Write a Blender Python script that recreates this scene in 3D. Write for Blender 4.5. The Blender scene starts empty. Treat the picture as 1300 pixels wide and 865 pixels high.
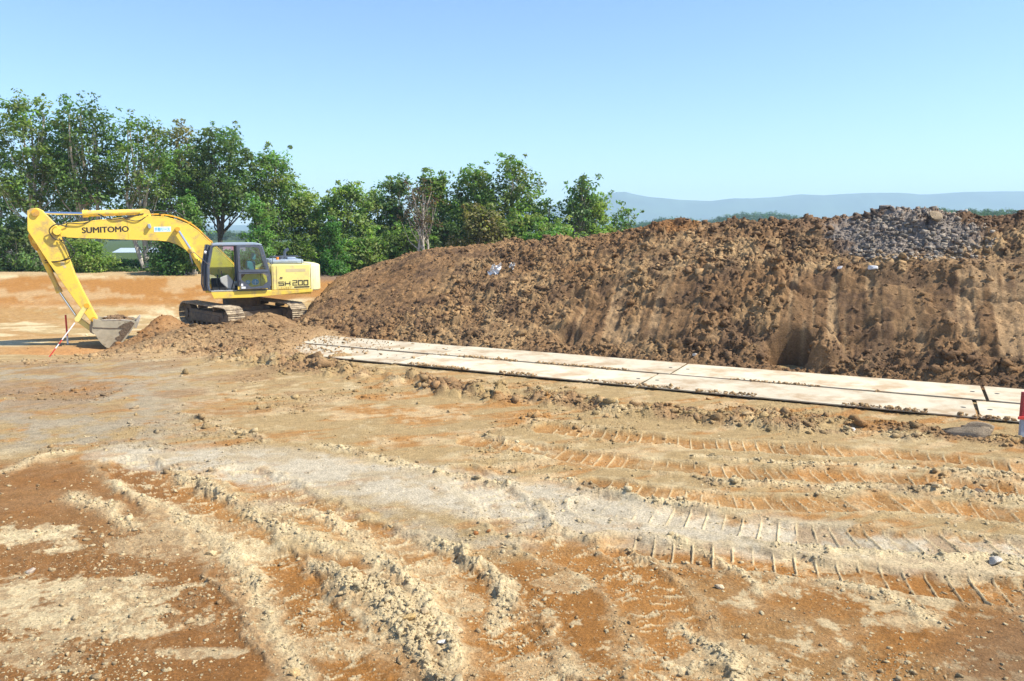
import bpy, bmesh, math, random
import numpy as np
from mathutils import Vector, Matrix

# ------------------------------------------------------------------ camera, sky, sun, exposure
F = 1010.0; CAM_H = 3.3; PITCH = math.atan(142.5 / F)
scene = bpy.context.scene
C = bpy.data.collections.new("site"); scene.collection.children.link(C)
cam_d = bpy.data.cameras.new("camera"); cam = bpy.data.objects.new("camera", cam_d); C.objects.link(cam)
cam.location = (0, 0, CAM_H); cam.rotation_euler = (math.pi / 2 - PITCH, 0, 0)
cam_d.sensor_width = 36.0; cam_d.lens = 36.0 * F / 1300.0
cam_d.clip_start = 0.1; cam_d.clip_end = 20000
scene.camera = cam

SUN_EL = math.radians(50); SUN_DIR = Vector((0.985 * math.cos(SUN_EL), -0.17 * math.cos(SUN_EL), math.sin(SUN_EL))).normalized()
world = bpy.data.worlds.new("World"); scene.world = world; world.use_nodes = True
wn = world.node_tree; bg = wn.nodes['Background']
sky = wn.nodes.new('ShaderNodeTexSky'); sky.sky_type = 'NISHITA'; sky.sun_disc = False
sky.sun_elevation = SUN_EL; sky.sun_rotation = math.atan2(SUN_DIR.x, SUN_DIR.y)
sky.altitude = 200; sky.air_density = 1.0; sky.dust_density = 0.5; sky.ozone_density = 1.2
tint = wn.nodes.new('ShaderNodeVectorMath'); tint.operation = 'MULTIPLY'; tint.inputs[1].default_value = (0.84, 1.0, 1.22)   # the photograph's cyan white balance
wn.links.new(sky.outputs[0], tint.inputs[0]); wn.links.new(tint.outputs[0], bg.inputs[0]); bg.inputs[1].default_value = 0.105
sun_d = bpy.data.lights.new("sun", 'SUN'); sun_d.energy = 5.0; sun_d.angle = math.radians(0.5); sun_d.color = (1.0, 0.94, 0.83)
sun = bpy.data.objects.new("sun", sun_d); C.objects.link(sun); sun.location = (40, -8, 60)
sun.rotation_euler = (-SUN_DIR).to_track_quat('-Z', 'Y').to_euler()
scene.view_settings.view_transform = 'Standard'; scene.view_settings.look = 'None'
scene.view_settings.exposure = 0.82; scene.view_settings.gamma = 1.0
scene.render.engine = 'CYCLES'
cy = scene.cycles
cy.max_bounces = 6; cy.diffuse_bounces = 3; cy.glossy_bounces = 2; cy.transmission_bounces = 4; cy.transparent_max_bounces = 12
cy.volume_bounces = 1; cy.use_denoising = True
try: cy.denoiser = 'OPENIMAGEDENOISE'
except Exception: pass
cy.sample_clamp_indirect = 6.0

# ------------------------------------------------------------------ helpers
def at(px, py, z=0.0):
    """ground point (height z) that the photograph shows at pixel px, py"""
    a = (px - 650) / F; b = (432.5 - py) / F
    d = (a, math.cos(PITCH) + b * math.sin(PITCH), -math.sin(PITCH) + b * math.cos(PITCH))
    t = (z - CAM_H) / d[2]
    return (d[0] * t, d[1] * t)
def at_depth(px, py, y):
    a = (px - 650) / F; b = (432.5 - py) / F
    d = (a, math.cos(PITCH) + b * math.sin(PITCH), -math.sin(PITCH) + b * math.cos(PITCH))
    t = y / d[1]
    return (d[0] * t, y, CAM_H + d[2] * t)
def proj(x, y, z):
    z = z - CAM_H
    dep = y * math.cos(PITCH) - z * math.sin(PITCH); up = y * math.sin(PITCH) + z * math.cos(PITCH)
    dep = np.maximum(dep, 0.5)
    return 650 + F * x / dep, 432.5 - F * up / dep
def sm(a, b, x):
    t = np.clip((x - a) / (b - a), 0, 1); return t * t * (3 - 2 * t)
def hsh(ix, iy, seed):
    h = (ix.astype(np.int64) * 374761393 + iy.astype(np.int64) * 668265263 + seed * 1274126177) & 0xffffffff
    h = ((h ^ (h >> 13)) * 1274126177) & 0xffffffff
    h = ((h ^ (h >> 16)) * 2246822519) & 0xffffffff
    return ((h ^ (h >> 15)) & 0xffffff) / float(0xffffff)
def vnoise(x, y, seed=0):
    ix = np.floor(x); iy = np.floor(y); fx = x - ix; fy = y - iy
    fx = fx * fx * fx * (fx * (fx * 6 - 15) + 10); fy = fy * fy * fy * (fy * (fy * 6 - 15) + 10)
    a = hsh(ix, iy, seed); b = hsh(ix + 1, iy, seed); c = hsh(ix, iy + 1, seed); d = hsh(ix + 1, iy + 1, seed)
    return (a + (b - a) * fx) * (1 - fy) + (c + (d - c) * fx) * fy
def fbm(x, y, seed=0, octv=4, gain=0.5):
    s = 0; a = 1; t = 0
    for i in range(octv):
        s = s + a * vnoise(x, y, seed + i * 17); t += a; a *= gain
        x, y = (0.8 * x - 0.6 * y) * 2.03 + 11.7, (0.6 * x + 0.8 * y) * 2.03 - 5.3
    return s / t
def domes(x, y, seed=0, fill=0.7):
    """field of half-buried rounded lumps, 0..1"""
    ix = np.floor(x); iy = np.floor(y); out = np.zeros_like(x)
    for dx in (-1, 0, 1):
        for dy in (-1, 0, 1):
            cx = ix + dx; cy_ = iy + dy
            px = cx + 0.15 + 0.7 * hsh(cx, cy_, seed); py = cy_ + 0.15 + 0.7 * hsh(cx, cy_, seed + 1)
            r = 0.28 + 0.5 * hsh(cx, cy_, seed + 2) ** 2; on = hsh(cx, cy_, seed + 3) < fill
            asp = 0.7 + 0.6 * hsh(cx, cy_, seed + 4)
            d2 = ((x - px) * asp) ** 2 + ((y - py) / asp) ** 2
            v = np.sqrt(np.clip(1 - d2 / (r * r), 0, 1)) * r * 1.5
            out = np.maximum(out, np.where(on, v, 0))
    return out
def catmull(pts, n=8):
    P = [np.array(p, float) for p in pts]; P = [2 * P[0] - P[1]] + P + [2 * P[-1] - P[-2]]; out = []
    for i in range(1, len(P) - 2):
        for k in range(n):
            t = k / n
            out.append(0.5 * ((2 * P[i]) + (-P[i - 1] + P[i + 1]) * t + (2 * P[i - 1] - 5 * P[i] + 4 * P[i + 1] - P[i + 2]) * t * t
                       + (-P[i - 1] + 3 * P[i] - 3 * P[i + 1] + P[i + 2]) * t ** 3))
    out.append(P[-2]); return np.array(out)
def polydist(x, y, pts, w, n=6):
    """signed distance d and arc length s to a smooth line; only points nearer than w are filled"""
    L = catmull(pts, n); d = np.full(x.shape, 99.0); s = np.zeros(x.shape); acc = 0.0
    near = (x > L[:, 0].min() - w) & (x < L[:, 0].max() + w) & (y > L[:, 1].min() - w) & (y < L[:, 1].max() + w)
    idx0 = np.nonzero(near)[0]; X = x[idx0]; Y = y[idx0]
    for i in range(len(L) - 1):
        a = L[i]; b = L[i + 1]; e = b - a; l = math.hypot(*e)
        m = np.nonzero((X > min(a[0], b[0]) - w) & (X < max(a[0], b[0]) + w) & (Y > min(a[1], b[1]) - w) & (Y < max(a[1], b[1]) + w))[0]
        if len(m):
            rx = X[m] - a[0]; ry = Y[m] - a[1]
            t = np.clip((rx * e[0] + ry * e[1]) / (l * l), 0, 1)
            qx = rx - t * e[0]; qy = ry - t * e[1]; dd = np.hypot(qx, qy) * np.where(e[0] * ry - e[1] * rx >= 0, 1, -1)
            g = idx0[m]; better = np.abs(dd) < np.abs(d[g])
            d[g[better]] = dd[better]; s[g[better]] = acc + t[better] * l
        acc += l
    return d, s
def np_mesh(name, V, Fc, col=None, smooth=True):
    """V (n,3); Fc list of index arrays with 3 or 4 columns"""
    me = bpy.data.meshes.new(name)
    if not isinstance(Fc, (list, tuple)): Fc = [Fc]
    me.vertices.add(len(V)); me.vertices.foreach_set('co', np.ascontiguousarray(V, np.float32).ravel())
    nl = sum(f.size for f in Fc); npoly = sum(len(f) for f in Fc)
    me.loops.add(nl); me.polygons.add(npoly)
    me.loops.foreach_set('vertex_index', np.concatenate([f.ravel() for f in Fc]).astype(np.int32))
    tot = np.concatenate([np.full(len(f), f.shape[1]) for f in Fc]); st = np.concatenate([[0], np.cumsum(tot)[:-1]])
    me.polygons.foreach_set('loop_start', st.astype(np.int32))
    try: me.polygons.foreach_set('loop_total', tot.astype(np.int32))
    except Exception: pass
    if smooth: me.polygons.foreach_set('use_smooth', np.ones(npoly, bool))
    if col is not None:
        a = me.color_attributes.new('soil', 'FLOAT_COLOR', 'POINT')
        a.data.foreach_set('color', np.hstack([col, np.ones((len(V), 1))]).astype(np.float32).ravel())
    me.update(calc_edges=True)
    return me
def tag(o, label=None, cat=None, group=None, kind=None):
    if label: o['label'] = label
    if cat: o['category'] = cat
    if group: o['group'] = group
    if kind: o['kind'] = kind
    return o
def link(name, me, mat=None, parent=None):
    o = bpy.data.objects.new(name, me); C.objects.link(o)
    if mat is not None:
        for m in (mat if isinstance(mat, (list, tuple)) else [mat]): me.materials.append(m)
    if parent is not None: o.parent = parent
    return o
def empty(name, loc=(0, 0, 0), rz=0, label=None, cat=None, group=None):
    o = bpy.data.objects.new(name, None); C.objects.link(o); o.location = loc; o.rotation_euler = (0, 0, rz)
    o.empty_display_size = 0.3
    return tag(o, label, cat, group)

# ------------------------------------------------------------------ materials
def new_mat(name):
    m = bpy.data.materials.new(name); m.use_nodes = True
    return m, m.node_tree.nodes, m.node_tree.links, m.node_tree.nodes['Principled BSDF']
def soil_mat(name, bump=0.6, scale=1.0):  # crumbly soil: colour from the mesh, grain and relief from noise
    m, N, L, B = new_mat(name)
    at_ = N.new('ShaderNodeAttribute'); at_.attribute_name = 'soil'
    tc = N.new('ShaderNodeTexCoord')
    n1 = N.new('ShaderNodeTexNoise'); n1.inputs['Scale'].default_value = 38 * scale; n1.inputs['Detail'].default_value = 6; n1.inputs['Roughness'].default_value = 0.7
    n2 = N.new('ShaderNodeTexNoise'); n2.inputs['Scale'].default_value = 7 * scale; n2.inputs['Detail'].default_value = 5
    for n in (n1, n2): L.new(tc.outputs['Object'], n.inputs['Vector'])
    r = N.new('ShaderNodeMapRange'); r.inputs['From Min'].default_value = 0.3; r.inputs['From Max'].default_value = 0.7
    r.inputs['To Min'].default_value = 0.62; r.inputs['To Max'].default_value = 1.36; L.new(n1.outputs['Fac'], r.inputs['Value'])
    r2 = N.new('ShaderNodeMapRange'); r2.inputs['From Min'].default_value = 0.3; r2.inputs['From Max'].default_value = 0.7
    r2.inputs['To Min'].default_value = 0.85; r2.inputs['To Max'].default_value = 1.15; L.new(n2.outputs['Fac'], r2.inputs['Value'])
    mu = N.new('ShaderNodeMath'); mu.operation = 'MULTIPLY'; L.new(r.outputs[0], mu.inputs[0]); L.new(r2.outputs[0], mu.inputs[1])
    vm = N.new('ShaderNodeVectorMath'); vm.operation = 'SCALE'; L.new(at_.outputs['Color'], vm.inputs[0]); L.new(mu.outputs[0], vm.inputs['Scale'])
    L.new(vm.outputs[0], B.inputs['Base Color'])
    B.inputs['Roughness'].default_value = 0.95; B.inputs['Specular IOR Level'].default_value = 0.15
    bp = N.new('ShaderNodeBump'); bp.inputs['Strength'].default_value = bump; bp.inputs['Distance'].default_value = 0.035
    n3 = N.new('ShaderNodeTexNoise'); n3.inputs['Scale'].default_value = 30 * scale; n3.inputs['Detail'].default_value = 8; n3.inputs['Roughness'].default_value = 0.75
    L.new(tc.outputs['Object'], n3.inputs['Vector']); L.new(n3.outputs['Fac'], bp.inputs['Height']); L.new(bp.outputs[0], B.inputs['Normal'])
    return m
def flat_mat(name, col, rough=0.5, metal=0.0, var=0.08, vscale=6.0, bump=0.0, coat=0.0, dirt=None, dirt_amt=0.0, dscale=2.0):
    m, N, L, B = new_mat(name)
    tc = N.new('ShaderNodeTexCoord')
    n = N.new('ShaderNodeTexNoise'); n.inputs['Scale'].default_value = vscale; n.inputs['Detail'].default_value = 6
    L.new(tc.outputs['Object'], n.inputs['Vector'])
    r = N.new('ShaderNodeMapRange'); r.inputs['From Min'].default_value = 0.3; r.inputs['From Max'].default_value = 0.7
    r.inputs['To Min'].default_value = 1 - var; r.inputs['To Max'].default_value = 1 + var; L.new(n.outputs['Fac'], r.inputs['Value'])
    vm = N.new('ShaderNodeVectorMath'); vm.operation = 'SCALE'; vm.inputs[0].default_value = col[:3]; L.new(r.outputs[0], vm.inputs['Scale'])
    out = vm.outputs[0]
    if dirt is not None:
        n2 = N.new('ShaderNodeTexNoise'); n2.inputs['Scale'].default_value = dscale; n2.inputs['Detail'].default_value = 9; n2.inputs['Roughness'].default_value = 0.68
        L.new(tc.outputs['Object'], n2.inputs['Vector'])
        r2 = N.new('ShaderNodeMapRange'); r2.inputs['From Min'].default_value = 0.62 - dirt_amt * 0.5; r2.inputs['From Max'].default_value = 0.75 - dirt_amt * 0.4
        L.new(n2.outputs['Fac'], r2.inputs['Value'])
        mx = N.new('ShaderNodeMix'); mx.data_type = 'RGBA'; L.new(r2.outputs[0], mx.inputs[0]); L.new(out, mx.inputs[6])
        mx.inputs[7].default_value = (*dirt, 1); out = mx.outputs[2]
    L.new(out, B.inputs['Base Color'])
    B.inputs['Roughness'].default_value = rough; B.inputs['Metallic'].default_value = metal; B.inputs['Coat Weight'].default_value = coat
    if bump:
        bp = N.new('ShaderNodeBump'); bp.inputs['Strength'].default_value = bump; bp.inputs['Distance'].default_value = 0.02
        L.new(n.outputs['Fac'], bp.inputs['Height']); L.new(bp.outputs[0], B.inputs['Normal'])
    return m
M_SOIL = soil_mat('soil', 0.9)
M_MOUND = soil_mat('mound_soil', 1.0, 0.7)

# soil colours (linear)
ORANGE = np.array([0.35, 0.162, 0.046]); PALE = np.array([0.61, 0.485, 0.28]); TAN = np.array([0.40, 0.28, 0.13])
GREY = np.array([0.54, 0.46, 0.325]); BROWN = np.array([0.225, 0.135, 0.066]); DKBR = np.array([0.11, 0.066, 0.038]); RUST = np.array([0.26, 0.125, 0.045])
GRAVEL = np.array([0.27, 0.225, 0.185])
ORANGE, PALE, TAN, GREY, BROWN, RUST, GRAVEL = [k * .86 for k in (ORANGE * np.array([1.0, .97, .85]), PALE, TAN, GREY, BROWN, RUST, GRAVEL)]
def mixc(c, k, m): return c + (k - c) * np.clip(m, 0, 1)[:, None]

# ------------------------------------------------------------------ the mound of spoil: local axes u along the foot, v into the heap
E1 = np.array([0.889, -0.457]); E2 = np.array([0.457, 0.889]); MO = np.array([4.25, 18.63]) + E2 * 0.45
def crest_row(vc, pts):
    us = []; zs = []
    for px, py in pts:
        a = (px - 650) / F; b = (432.5 - py) / F
        d = np.array([a, math.cos(PITCH) + b * math.sin(PITCH), -math.sin(PITCH) + b * math.cos(PITCH)])
        t = (vc + MO @ E2) / (d[:2] @ E2); p = d[:2] * t
        us.append((p - MO) @ E1); zs.append(CAM_H + d[2] * t)
    return np.array(us), np.array(zs)
VC = 6.0
CU, CZ = crest_row(VC, [(404, 384), (415, 365), (430, 352), (470, 337), (520, 322), (545, 316), (600, 311), (660, 308), (700, 307), (730, 306), (760, 301), (790, 296), (810, 290),
    (850, 281), (880, 284), (920, 282), (960, 281), (1000, 282), (1050, 277), (1100, 275), (1140, 270), (1180, 270), (1250, 272), (1300, 270), (1400, 268), (1520, 275)])
CU = np.concatenate([[CU[0] - 0.9], CU, [CU[-1] + 4]]); CZ = np.concatenate([[-0.4], CZ, [-0.3]])
def mound_profile(u, v):
    R = np.interp(v, [-0.6, 0, 0.5, 2.9, 4.0, 5.2, 6.2, 7.2, 9, 12.5], [-0.08, -0.02, 0.08, 0.66, 0.70, 0.88, 1.0, 0.98, 0.8, -0.1])
    Lp = np.interp(v, [-0.6, 0, 0.6, 3.2, 5.0, 6.0, 7, 9.5], [-0.08, -0.02, 0.07, 0.62, 0.92, 1.0, 0.96, -0.1])
    k = sm(-4.5, 2.5, u); return R * k + Lp * (1 - k)
def pit(u, v, pu, pv, ru, rv):
    return np.exp(-(((u - pu) / ru) ** 2 + ((v - pv) / rv) ** 2) ** 2.4)
def mound(x, y, detail=True):
    u = (x - MO[0]) * E1[0] + (y - MO[1]) * E1[1]; v = (x - MO[0]) * E2[0] + (y - MO[1]) * E2[1]
    wob = 0.55 * (fbm(u * 0.35, v * 0.1, 5, 3) - 0.5) + 0.25 * (fbm(u * 1.3, v * 0.2, 9, 2) - 0.5)
    zc = np.interp(u - .66 * np.clip(6 - v, 0, 6) * (1 - sm(-12, -8, u)), CU, CZ) * .985
    k = mound_profile(u, v + wob * 1.2)
    h = zc * k
    h = np.where(zc < 0, -0.4 + 0 * h, h)
    px, py = proj(x, y, h)
    if not detail: return h, u, v, px, py
    # how broken up the surface is
    face = sm(0.4, 0.9, v) * (1 - sm(2.5, 3.1, v)) * sm(-6.5, -3.0, u + 1.5 * (fbm(u, v, 77, 2) - .5))
    scr = np.clip(face * sm(0.33, 0.50, fbm(u * 0.9, v * 0.35, 31, 3)) + 0.0, 0, 1)
    bench = sm(2.9, 3.2, v) * (1 - sm(3.9, 4.3, v)) * sm(4.5, 6, u)
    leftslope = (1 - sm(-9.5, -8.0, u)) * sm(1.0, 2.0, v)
    rough = np.clip(1 - 0.66 * scr - 0.6 * bench - 0.6 * leftslope, 0.12, 1)
    near = sm(-0.3, 0.4, v)
    big = fbm(u * 1.1, v * 1.1, 3, 4) - 0.5
    h = h + near * (0.30 * big * (0.4 + 0.6 * rough))
    h += near * rough * (0.14 * domes(u * 2.1, v * 2.8, 40, .35) * sm(3.5, 5, v) + 0.13 * domes(u * 4.4, v * 5.2, 50, .5) * (.35 + .65 * sm(.45, .6, fbm(u * 1.3, v * 1.3, 58, 2))) + 0.085 * domes(u * 9.5, v * 10.5, 60, .75) + 0.05 * domes(u * 19, v * 21, 65, .8)) * (0.35 + 1.1 * fbm(u * .8, v * .8, 8, 2))
    h += near * 0.09 * (fbm(u * 6, v * 6, 13, 5, .65) - 0.5)
    # bucket scrapes run down the face; ledges run along it
    h -= scr * 0.13 * np.abs(fbm(u * 3.2 + v * .35, v * 0.25, 21, 3) - 0.5) * 2
    h += face * 0.14 * (sm(.45, .53, fbm(u * 0.7, v * 2.2, 23, 4)) - .5)
    # the dug hollow near the foot and the clods thrown out of it, the shaded hole at the left toe
    hollow_shade = np.zeros_like(u)
    def uv(px_, py_, z): p = at(px_, py_, z); q = np.array(p) - MO; return q @ E1, q @ E2
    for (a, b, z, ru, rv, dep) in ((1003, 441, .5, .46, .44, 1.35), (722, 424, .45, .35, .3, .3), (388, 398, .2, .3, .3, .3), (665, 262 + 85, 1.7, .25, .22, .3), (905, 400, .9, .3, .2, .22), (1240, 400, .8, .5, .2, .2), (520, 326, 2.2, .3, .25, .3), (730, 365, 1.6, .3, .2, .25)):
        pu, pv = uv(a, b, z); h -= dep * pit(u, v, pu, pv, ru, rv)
        hollow_shade = np.maximum(hollow_shade, pit(u, v, pu, pv, ru * 1.05, rv * 1.05)) if dep > .5 else hollow_shade
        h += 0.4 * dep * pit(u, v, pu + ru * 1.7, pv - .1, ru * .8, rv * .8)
        h += 0.1 * dep * pit(u, v, pu - .1, pv - rv * 1.9, ru * 1.3, rv * .6)
    # colour
    n = fbm(u * .7, v * .7, 90, 4); n2 = fbm(u * 3, v * 3, 95, 4)
    c = np.repeat(BROWN[None, :], len(u), 0) * 1.12
    c = mixc(c, np.array([.33, .215, .105]), sm(.47, .62, n * .6 + n2 * .4) * .75)
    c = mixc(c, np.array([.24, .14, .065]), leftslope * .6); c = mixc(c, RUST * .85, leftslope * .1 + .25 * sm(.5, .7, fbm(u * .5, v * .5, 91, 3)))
    top = sm(4.6, 5.8, v + (n2 - .5)) * sm(-1, 2, u)
    c = mixc(c, DKBR * 1.35, top * .75)
    upper = sm(2.2, 3.0, v + .8 * (n - .5)) * (1 - sm(4.4, 5.2, v)) * sm(-3, -1, u) * (1 - sm(7.5, 9, u))
    c = mixc(c, np.array([.36, .24, .12]), upper * .85 * sm(.3, .6, n2))
    c = mixc(c, np.array([.175, .10, .047]), scr * .65)
    c = mixc(c, np.array([.33, .215, .11]), scr * sm(.54, .66, fbm(u * 3.2 + v * .35, v * 0.25, 21, 3)) * .9)
    c = mixc(c, np.array([.27, .165, .08]), bench * .6)
    gp = ((px - 1150) / 100) ** 2 + ((py - 302) / 32) ** 2
    c = mixc(c, GRAVEL, (1 - sm(.6, 1.25, gp + 1.2 * (n2 - .5))) * sm(3.4, 4.2, v))
    c = mixc(c, DKBR, .8 * sm(8.6, 9.6, u + n) * sm(3.9, 4.6, v) * sm(.8, 1.4, gp))
    rd = ((px - 848) / 40) ** 2 + ((py - 288) / 12) ** 2
    c = mixc(c, RUST, .8 * (1 - sm(.5, 1.4, rd)))
    c = mixc(c, DKBR, .7 * sm(.52, .66, fbm(u * 1.5, v * 1.9, 111, 5, .6)))
    c = mixc(c, DKBR * .55, hollow_shade * .9)  # shade inside the dug hollow, painted into the soil colour
    return h, c, rough * near, u, v

# ------------------------------------------------------------------ the ground
def P(*pts): return [at(a, b) for a, b in pts]
TRACKS = [  # centre line, half width, depth, grouser strength
    (P((1420, 612), (1300, 596), (1150, 578), (1000, 569), (850, 559), (700, 545)), .30, .035, 1.0),
    (P((1420, 645), (1300, 628), (1150, 610), (1000, 602), (880, 596), (740, 580), (600, 560)), .30, .03, .9),
    (P((1420, 668), (1300, 655), (1150, 640), (1000, 640), (880, 632), (760, 615)), .28, .025, .7),
    (P((1440, 715), (1300, 698), (1190, 690), (1050, 684), (900, 662), (760, 640)), .32, .035, 1.0),
    (P((1440, 772), (1300, 756), (1180, 742), (1040, 724), (920, 708), (790, 692)), .30, .035, 1.0),
    (P((160, 590), (230, 635), (300, 690), (365, 760), (410, 830), (450, 900)), .36, .05, .5),
    (P((300, 600), (400, 650), (520, 700), (600, 760), (650, 840), (690, 900)), .34, .05, .35),
    (P((700, 690), (780, 720), (830, 760), (860, 820), (870, 900)), .34, .03, .5),
    (P((590, 600), (640, 640), (660, 670)), .3, .02, .9),
]
RIDGES = [  # line, half width, height, clod density
    (P((145, 615), (200, 640), (245, 665), (290, 700), (325, 745), (350, 800), (380, 860), (395, 900)), .10, .06, .55),
    (P((235, 608), (300, 640), (350, 668), (400, 690), (432, 705)), .10, .08, .7),
    (P((400, 715), (440, 745), (480, 780), (520, 825), (552, 865), (580, 900)), .10, .15, 1.2),
    (P((360, 640), (430, 665), (480, 705), (520, 745), (560, 800), (585, 840)), .13, .08, .55),
    (P((470, 745), (505, 780), (540, 820)), .15, .10, 1.7),
    (P((555, 688), (595, 705), (635, 735), (645, 760), (625, 790)), .08, .06, .6),
    (P((215, 522), (270, 538), (340, 562)), .07, .05, .7),
    (P((400, 566), (440, 572), (490, 584), (560, 600), (640, 615)), .09, .05, .8),
    (P((600, 552), (640, 560), (700, 575)), .07, .04, .6),
    (P((700, 608), (760, 620), (830, 634), (900, 640)), .09, .07, 1.0),
    (P((900, 612), (1000, 618), (1100, 622), (1210, 628), (1300, 640)), .09, .06, 1.0),
    (P((940, 540), (1000, 548), (1090, 550), (1160, 556)), .16, .10, 1.3),
    (P((880, 578), (980, 586), (1100, 592), (1290, 608)), .08, .05, .8),
    (P((990, 690), (1080, 700), (1180, 706), (1300, 720)), .09, .06, .8),
    (P((850, 680), (900, 705), (950, 735), (975, 755)), .07, .04, .6),
    (P((1060, 740), (1130, 760), (1180, 790)), .14, .03, .7),
    (P((860, 790), (900, 815), (940, 850), (960, 890)), .09, .03, .6),
    (P((0, 600), (60, 580), (90, 575)), .12, .05, .8),
    (P((95, 632), (130, 645), (170, 668)), .14, .04, 1.0),
]
ROUGH = [(P((300, 455), (420, 470), (540, 492), (640, 505)), .9, .19), (P((640, 500), (760, 515), (900, 530), (1000, 540)), .7, .11), (P((960, 525), (1100, 540), (1300, 565)), .45, .05),
         (P((180, 440), (300, 446), (420, 452)), 1.3, .08)]
PALES = [  # px, py, rx, ry, strength
    (40, 685, 60, 16, 1), (120, 775, 150, 40, .9), (230, 690, 90, 30, .45), (310, 700, 40, 22, .9), (40, 830, 90, 22, .6), (510, 690, 50, 15, .4), (720, 740, 34, 12, .5),
    (1000, 745, 40, 14, .9), (920, 840, 80, 22, .6), (700, 850, 60, 20, .5), (430, 820, 60, 20, .5), (250, 830, 60, 8, .7), (1160, 790, 60, 14, .6), (560, 760, 50, 60, .6), (640, 760, 18, 30, .7),
    (1080, 710, 90, 14, .6), (1250, 720, 60, 16, .6)]
BK = (-13.95, 27.2)     # where the bucket digs
def ground(x, y):
    r = np.hypot(x, y)
    px, py = proj(x, y, 0 * x)
    left = 1 - sm(-12.5, -9.5, x)
    h = -0.12 * sm(19, 27, y) - (0.58 * left) * sm(17.5, 26.5, y)
    lm = 1 - sm(2, 12, x)
    base_far = sm(33, 45.5, y)
    h = h * (1 - base_far) + 0.85 * base_far
    h = h - 1.6 * sm(75, 140, y) - 1.5 * sm(140, 600, r)
    h += 0.05 * (fbm(x * .25, y * .25, 1, 3) - .5) * np.clip(r / 6, 0, 1)
    farb = sm(30, 36, y) * (1 - sm(46, 60, y))
    h += farb * .10 * (fbm(x * .15, y * .7, 2, 3) - .5)
    # dirt thrown up in front of the tracks and beside the bucket
    def G(cx, cy, sx, sy, a): return a * np.exp(-((x - cx) / sx) ** 2 - ((y - cy) / sy) ** 2)
    heap = G(-11.65, 26.5, .75, 1.2, .95) + G(-12.2, 25.2, .7, 1.2, .25) + G(-9.7, 24.8, 1.9, 1.3, .32) + G(-7.9, 25.9, .85, 1.1, .55) + G(-6.0, 25.2, 1.3, 1.2, .28) + G(-10.6, 24.0, 1.2, 1.0, .16) + G(-12.55, 27.25, .45, .7, .42) + G(-9.8, 32.6, 3.0, 1.2, .5)
    sd = (x - 2.62) * .4568 + (y - 16.22) * .8896 - 1.6; buried = .24 * (1 - sm(-6.5, -5.4, x + .5 * (fbm(x * 1.5, y * 1.5, 55, 3) - .5))) * np.exp(-(sd / 1.7) ** 4) * sm(-10, -8, x); heap = heap + buried
    und = np.exp(-(((x + 9.95) / 2.4) ** 2 + ((y - 29.0) / 2.0) ** 2) ** 2)
    h = (h + heap) * (1 - und) + (-0.13) * und
    trench = G(-14.2, 25.9, 1.6, .7, .32) + G(-15.6, 25.6, 2.4, .5, .22) + G(BK[0], BK[1], .8, .6, .10)
    h -= trench
    hs = np.clip(heap / .3, 0, 1)
    rough = .8 * hs + .35 * sm(19.5, 21, y) * (1 - sm(28, 31, y)) * sm(-14, -12, x)
    near = (r < 34)
    mid = near & (r > 2)
    clod = np.zeros_like(x)
    pale = np.zeros_like(x)
    grouse = np.zeros_like(x)
    orange = np.zeros_like(x)
    streak = np.zeros_like(x)
    I = np.nonzero(mid)[0]; X = x[I]; Y = y[I]
    wx = X + .10 * (fbm(X * 2.5, Y * 2.5, 201, 3) - .5) * 2; wy = Y + .10 * (fbm(X * 2.5, Y * 2.5, 207, 3) - .5) * 2
    hh = np.zeros_like(X); cl = rough[I].copy(); pl = np.zeros_like(X); og = np.zeros_like(X); gr = np.zeros_like(X); stk = np.zeros_like(X); dk = np.zeros_like(X); pr = np.ones_like(X)
    rx = wx + .07 * (fbm(X * 8, Y * 8, 211, 4, .6) - .5) * 2; ry = wy + .07 * (fbm(X * 8, Y * 8, 217, 4, .6) - .5) * 2
    for (pts, hw, dep, gs) in TRACKS:
        d, s = polydist(wx, wy, pts, hw + .4); d0, s0 = polydist(X, Y, pts, hw + .4)
        if gs <= .6:
            d, s = polydist(wx + (rx - wx) * 1.6, wy + (ry - wy) * 1.6, pts, hw + .4); dep = dep * .55
        inn = 1 - sm(hw - (.05 if gs > .6 else .12), hw + .02, np.abs(d))
        lost = sm(.18, .32, fbm(s * .55 + hw * 97, d * .7, int(dep * 999) + len(pts), 3))
        inn = inn * (1 if gs > .6 else .9)
        hh -= 1.3 * dep * inn * (.6 + .4 * lost)
        lip = np.exp(-((np.abs(d) - hw - .06) / .06) ** 2)
        hh += .03 * lip * sm(.4, .6, fbm(X * 2.2, Y * 2.2, 66, 3)); cl += .35 * lip * sm(.45, .65, fbm(X * 1.2, Y * 1.2, 67, 2)); pl += .35 * lip
        ph = (s0 + .08 * d0 + .010 * (fbm(s0 * 3, d0 * 4, 71, 2) - .5)) / .2
        bar = np.exp(-(((ph - np.round(ph)) * .2) / .010) ** 2) * inn * lost * sm(.25, .45, fbm(X * 4, Y * 4, 72, 3)) * (1.0 if gs > .6 else .0)
        if gs > .6:
            pk = hsh(np.floor(ph + .5 * 0), np.zeros_like(ph), int(hw * 1000) + len(pts)); pad = inn * lost; hh += pad * .012 * (pk - .5); pr = np.where(pad > .05, 1 + (pk - .5) * .35 * pad, pr)
        hh += .023 * gs * bar; gr = np.maximum(gr, bar * gs)
        og += inn * (.75 if gs > .6 else 1.0) * (.35 + .65 * lost)
        st = inn * sm(.56, .66, fbm(s * 19 + 3 * fbm(X * 2, Y * 2, 75, 2), d * 5, 74, 5, .65)) * (1.0 if gs <= .6 else .3)
        stk = np.maximum(stk, st)
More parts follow.
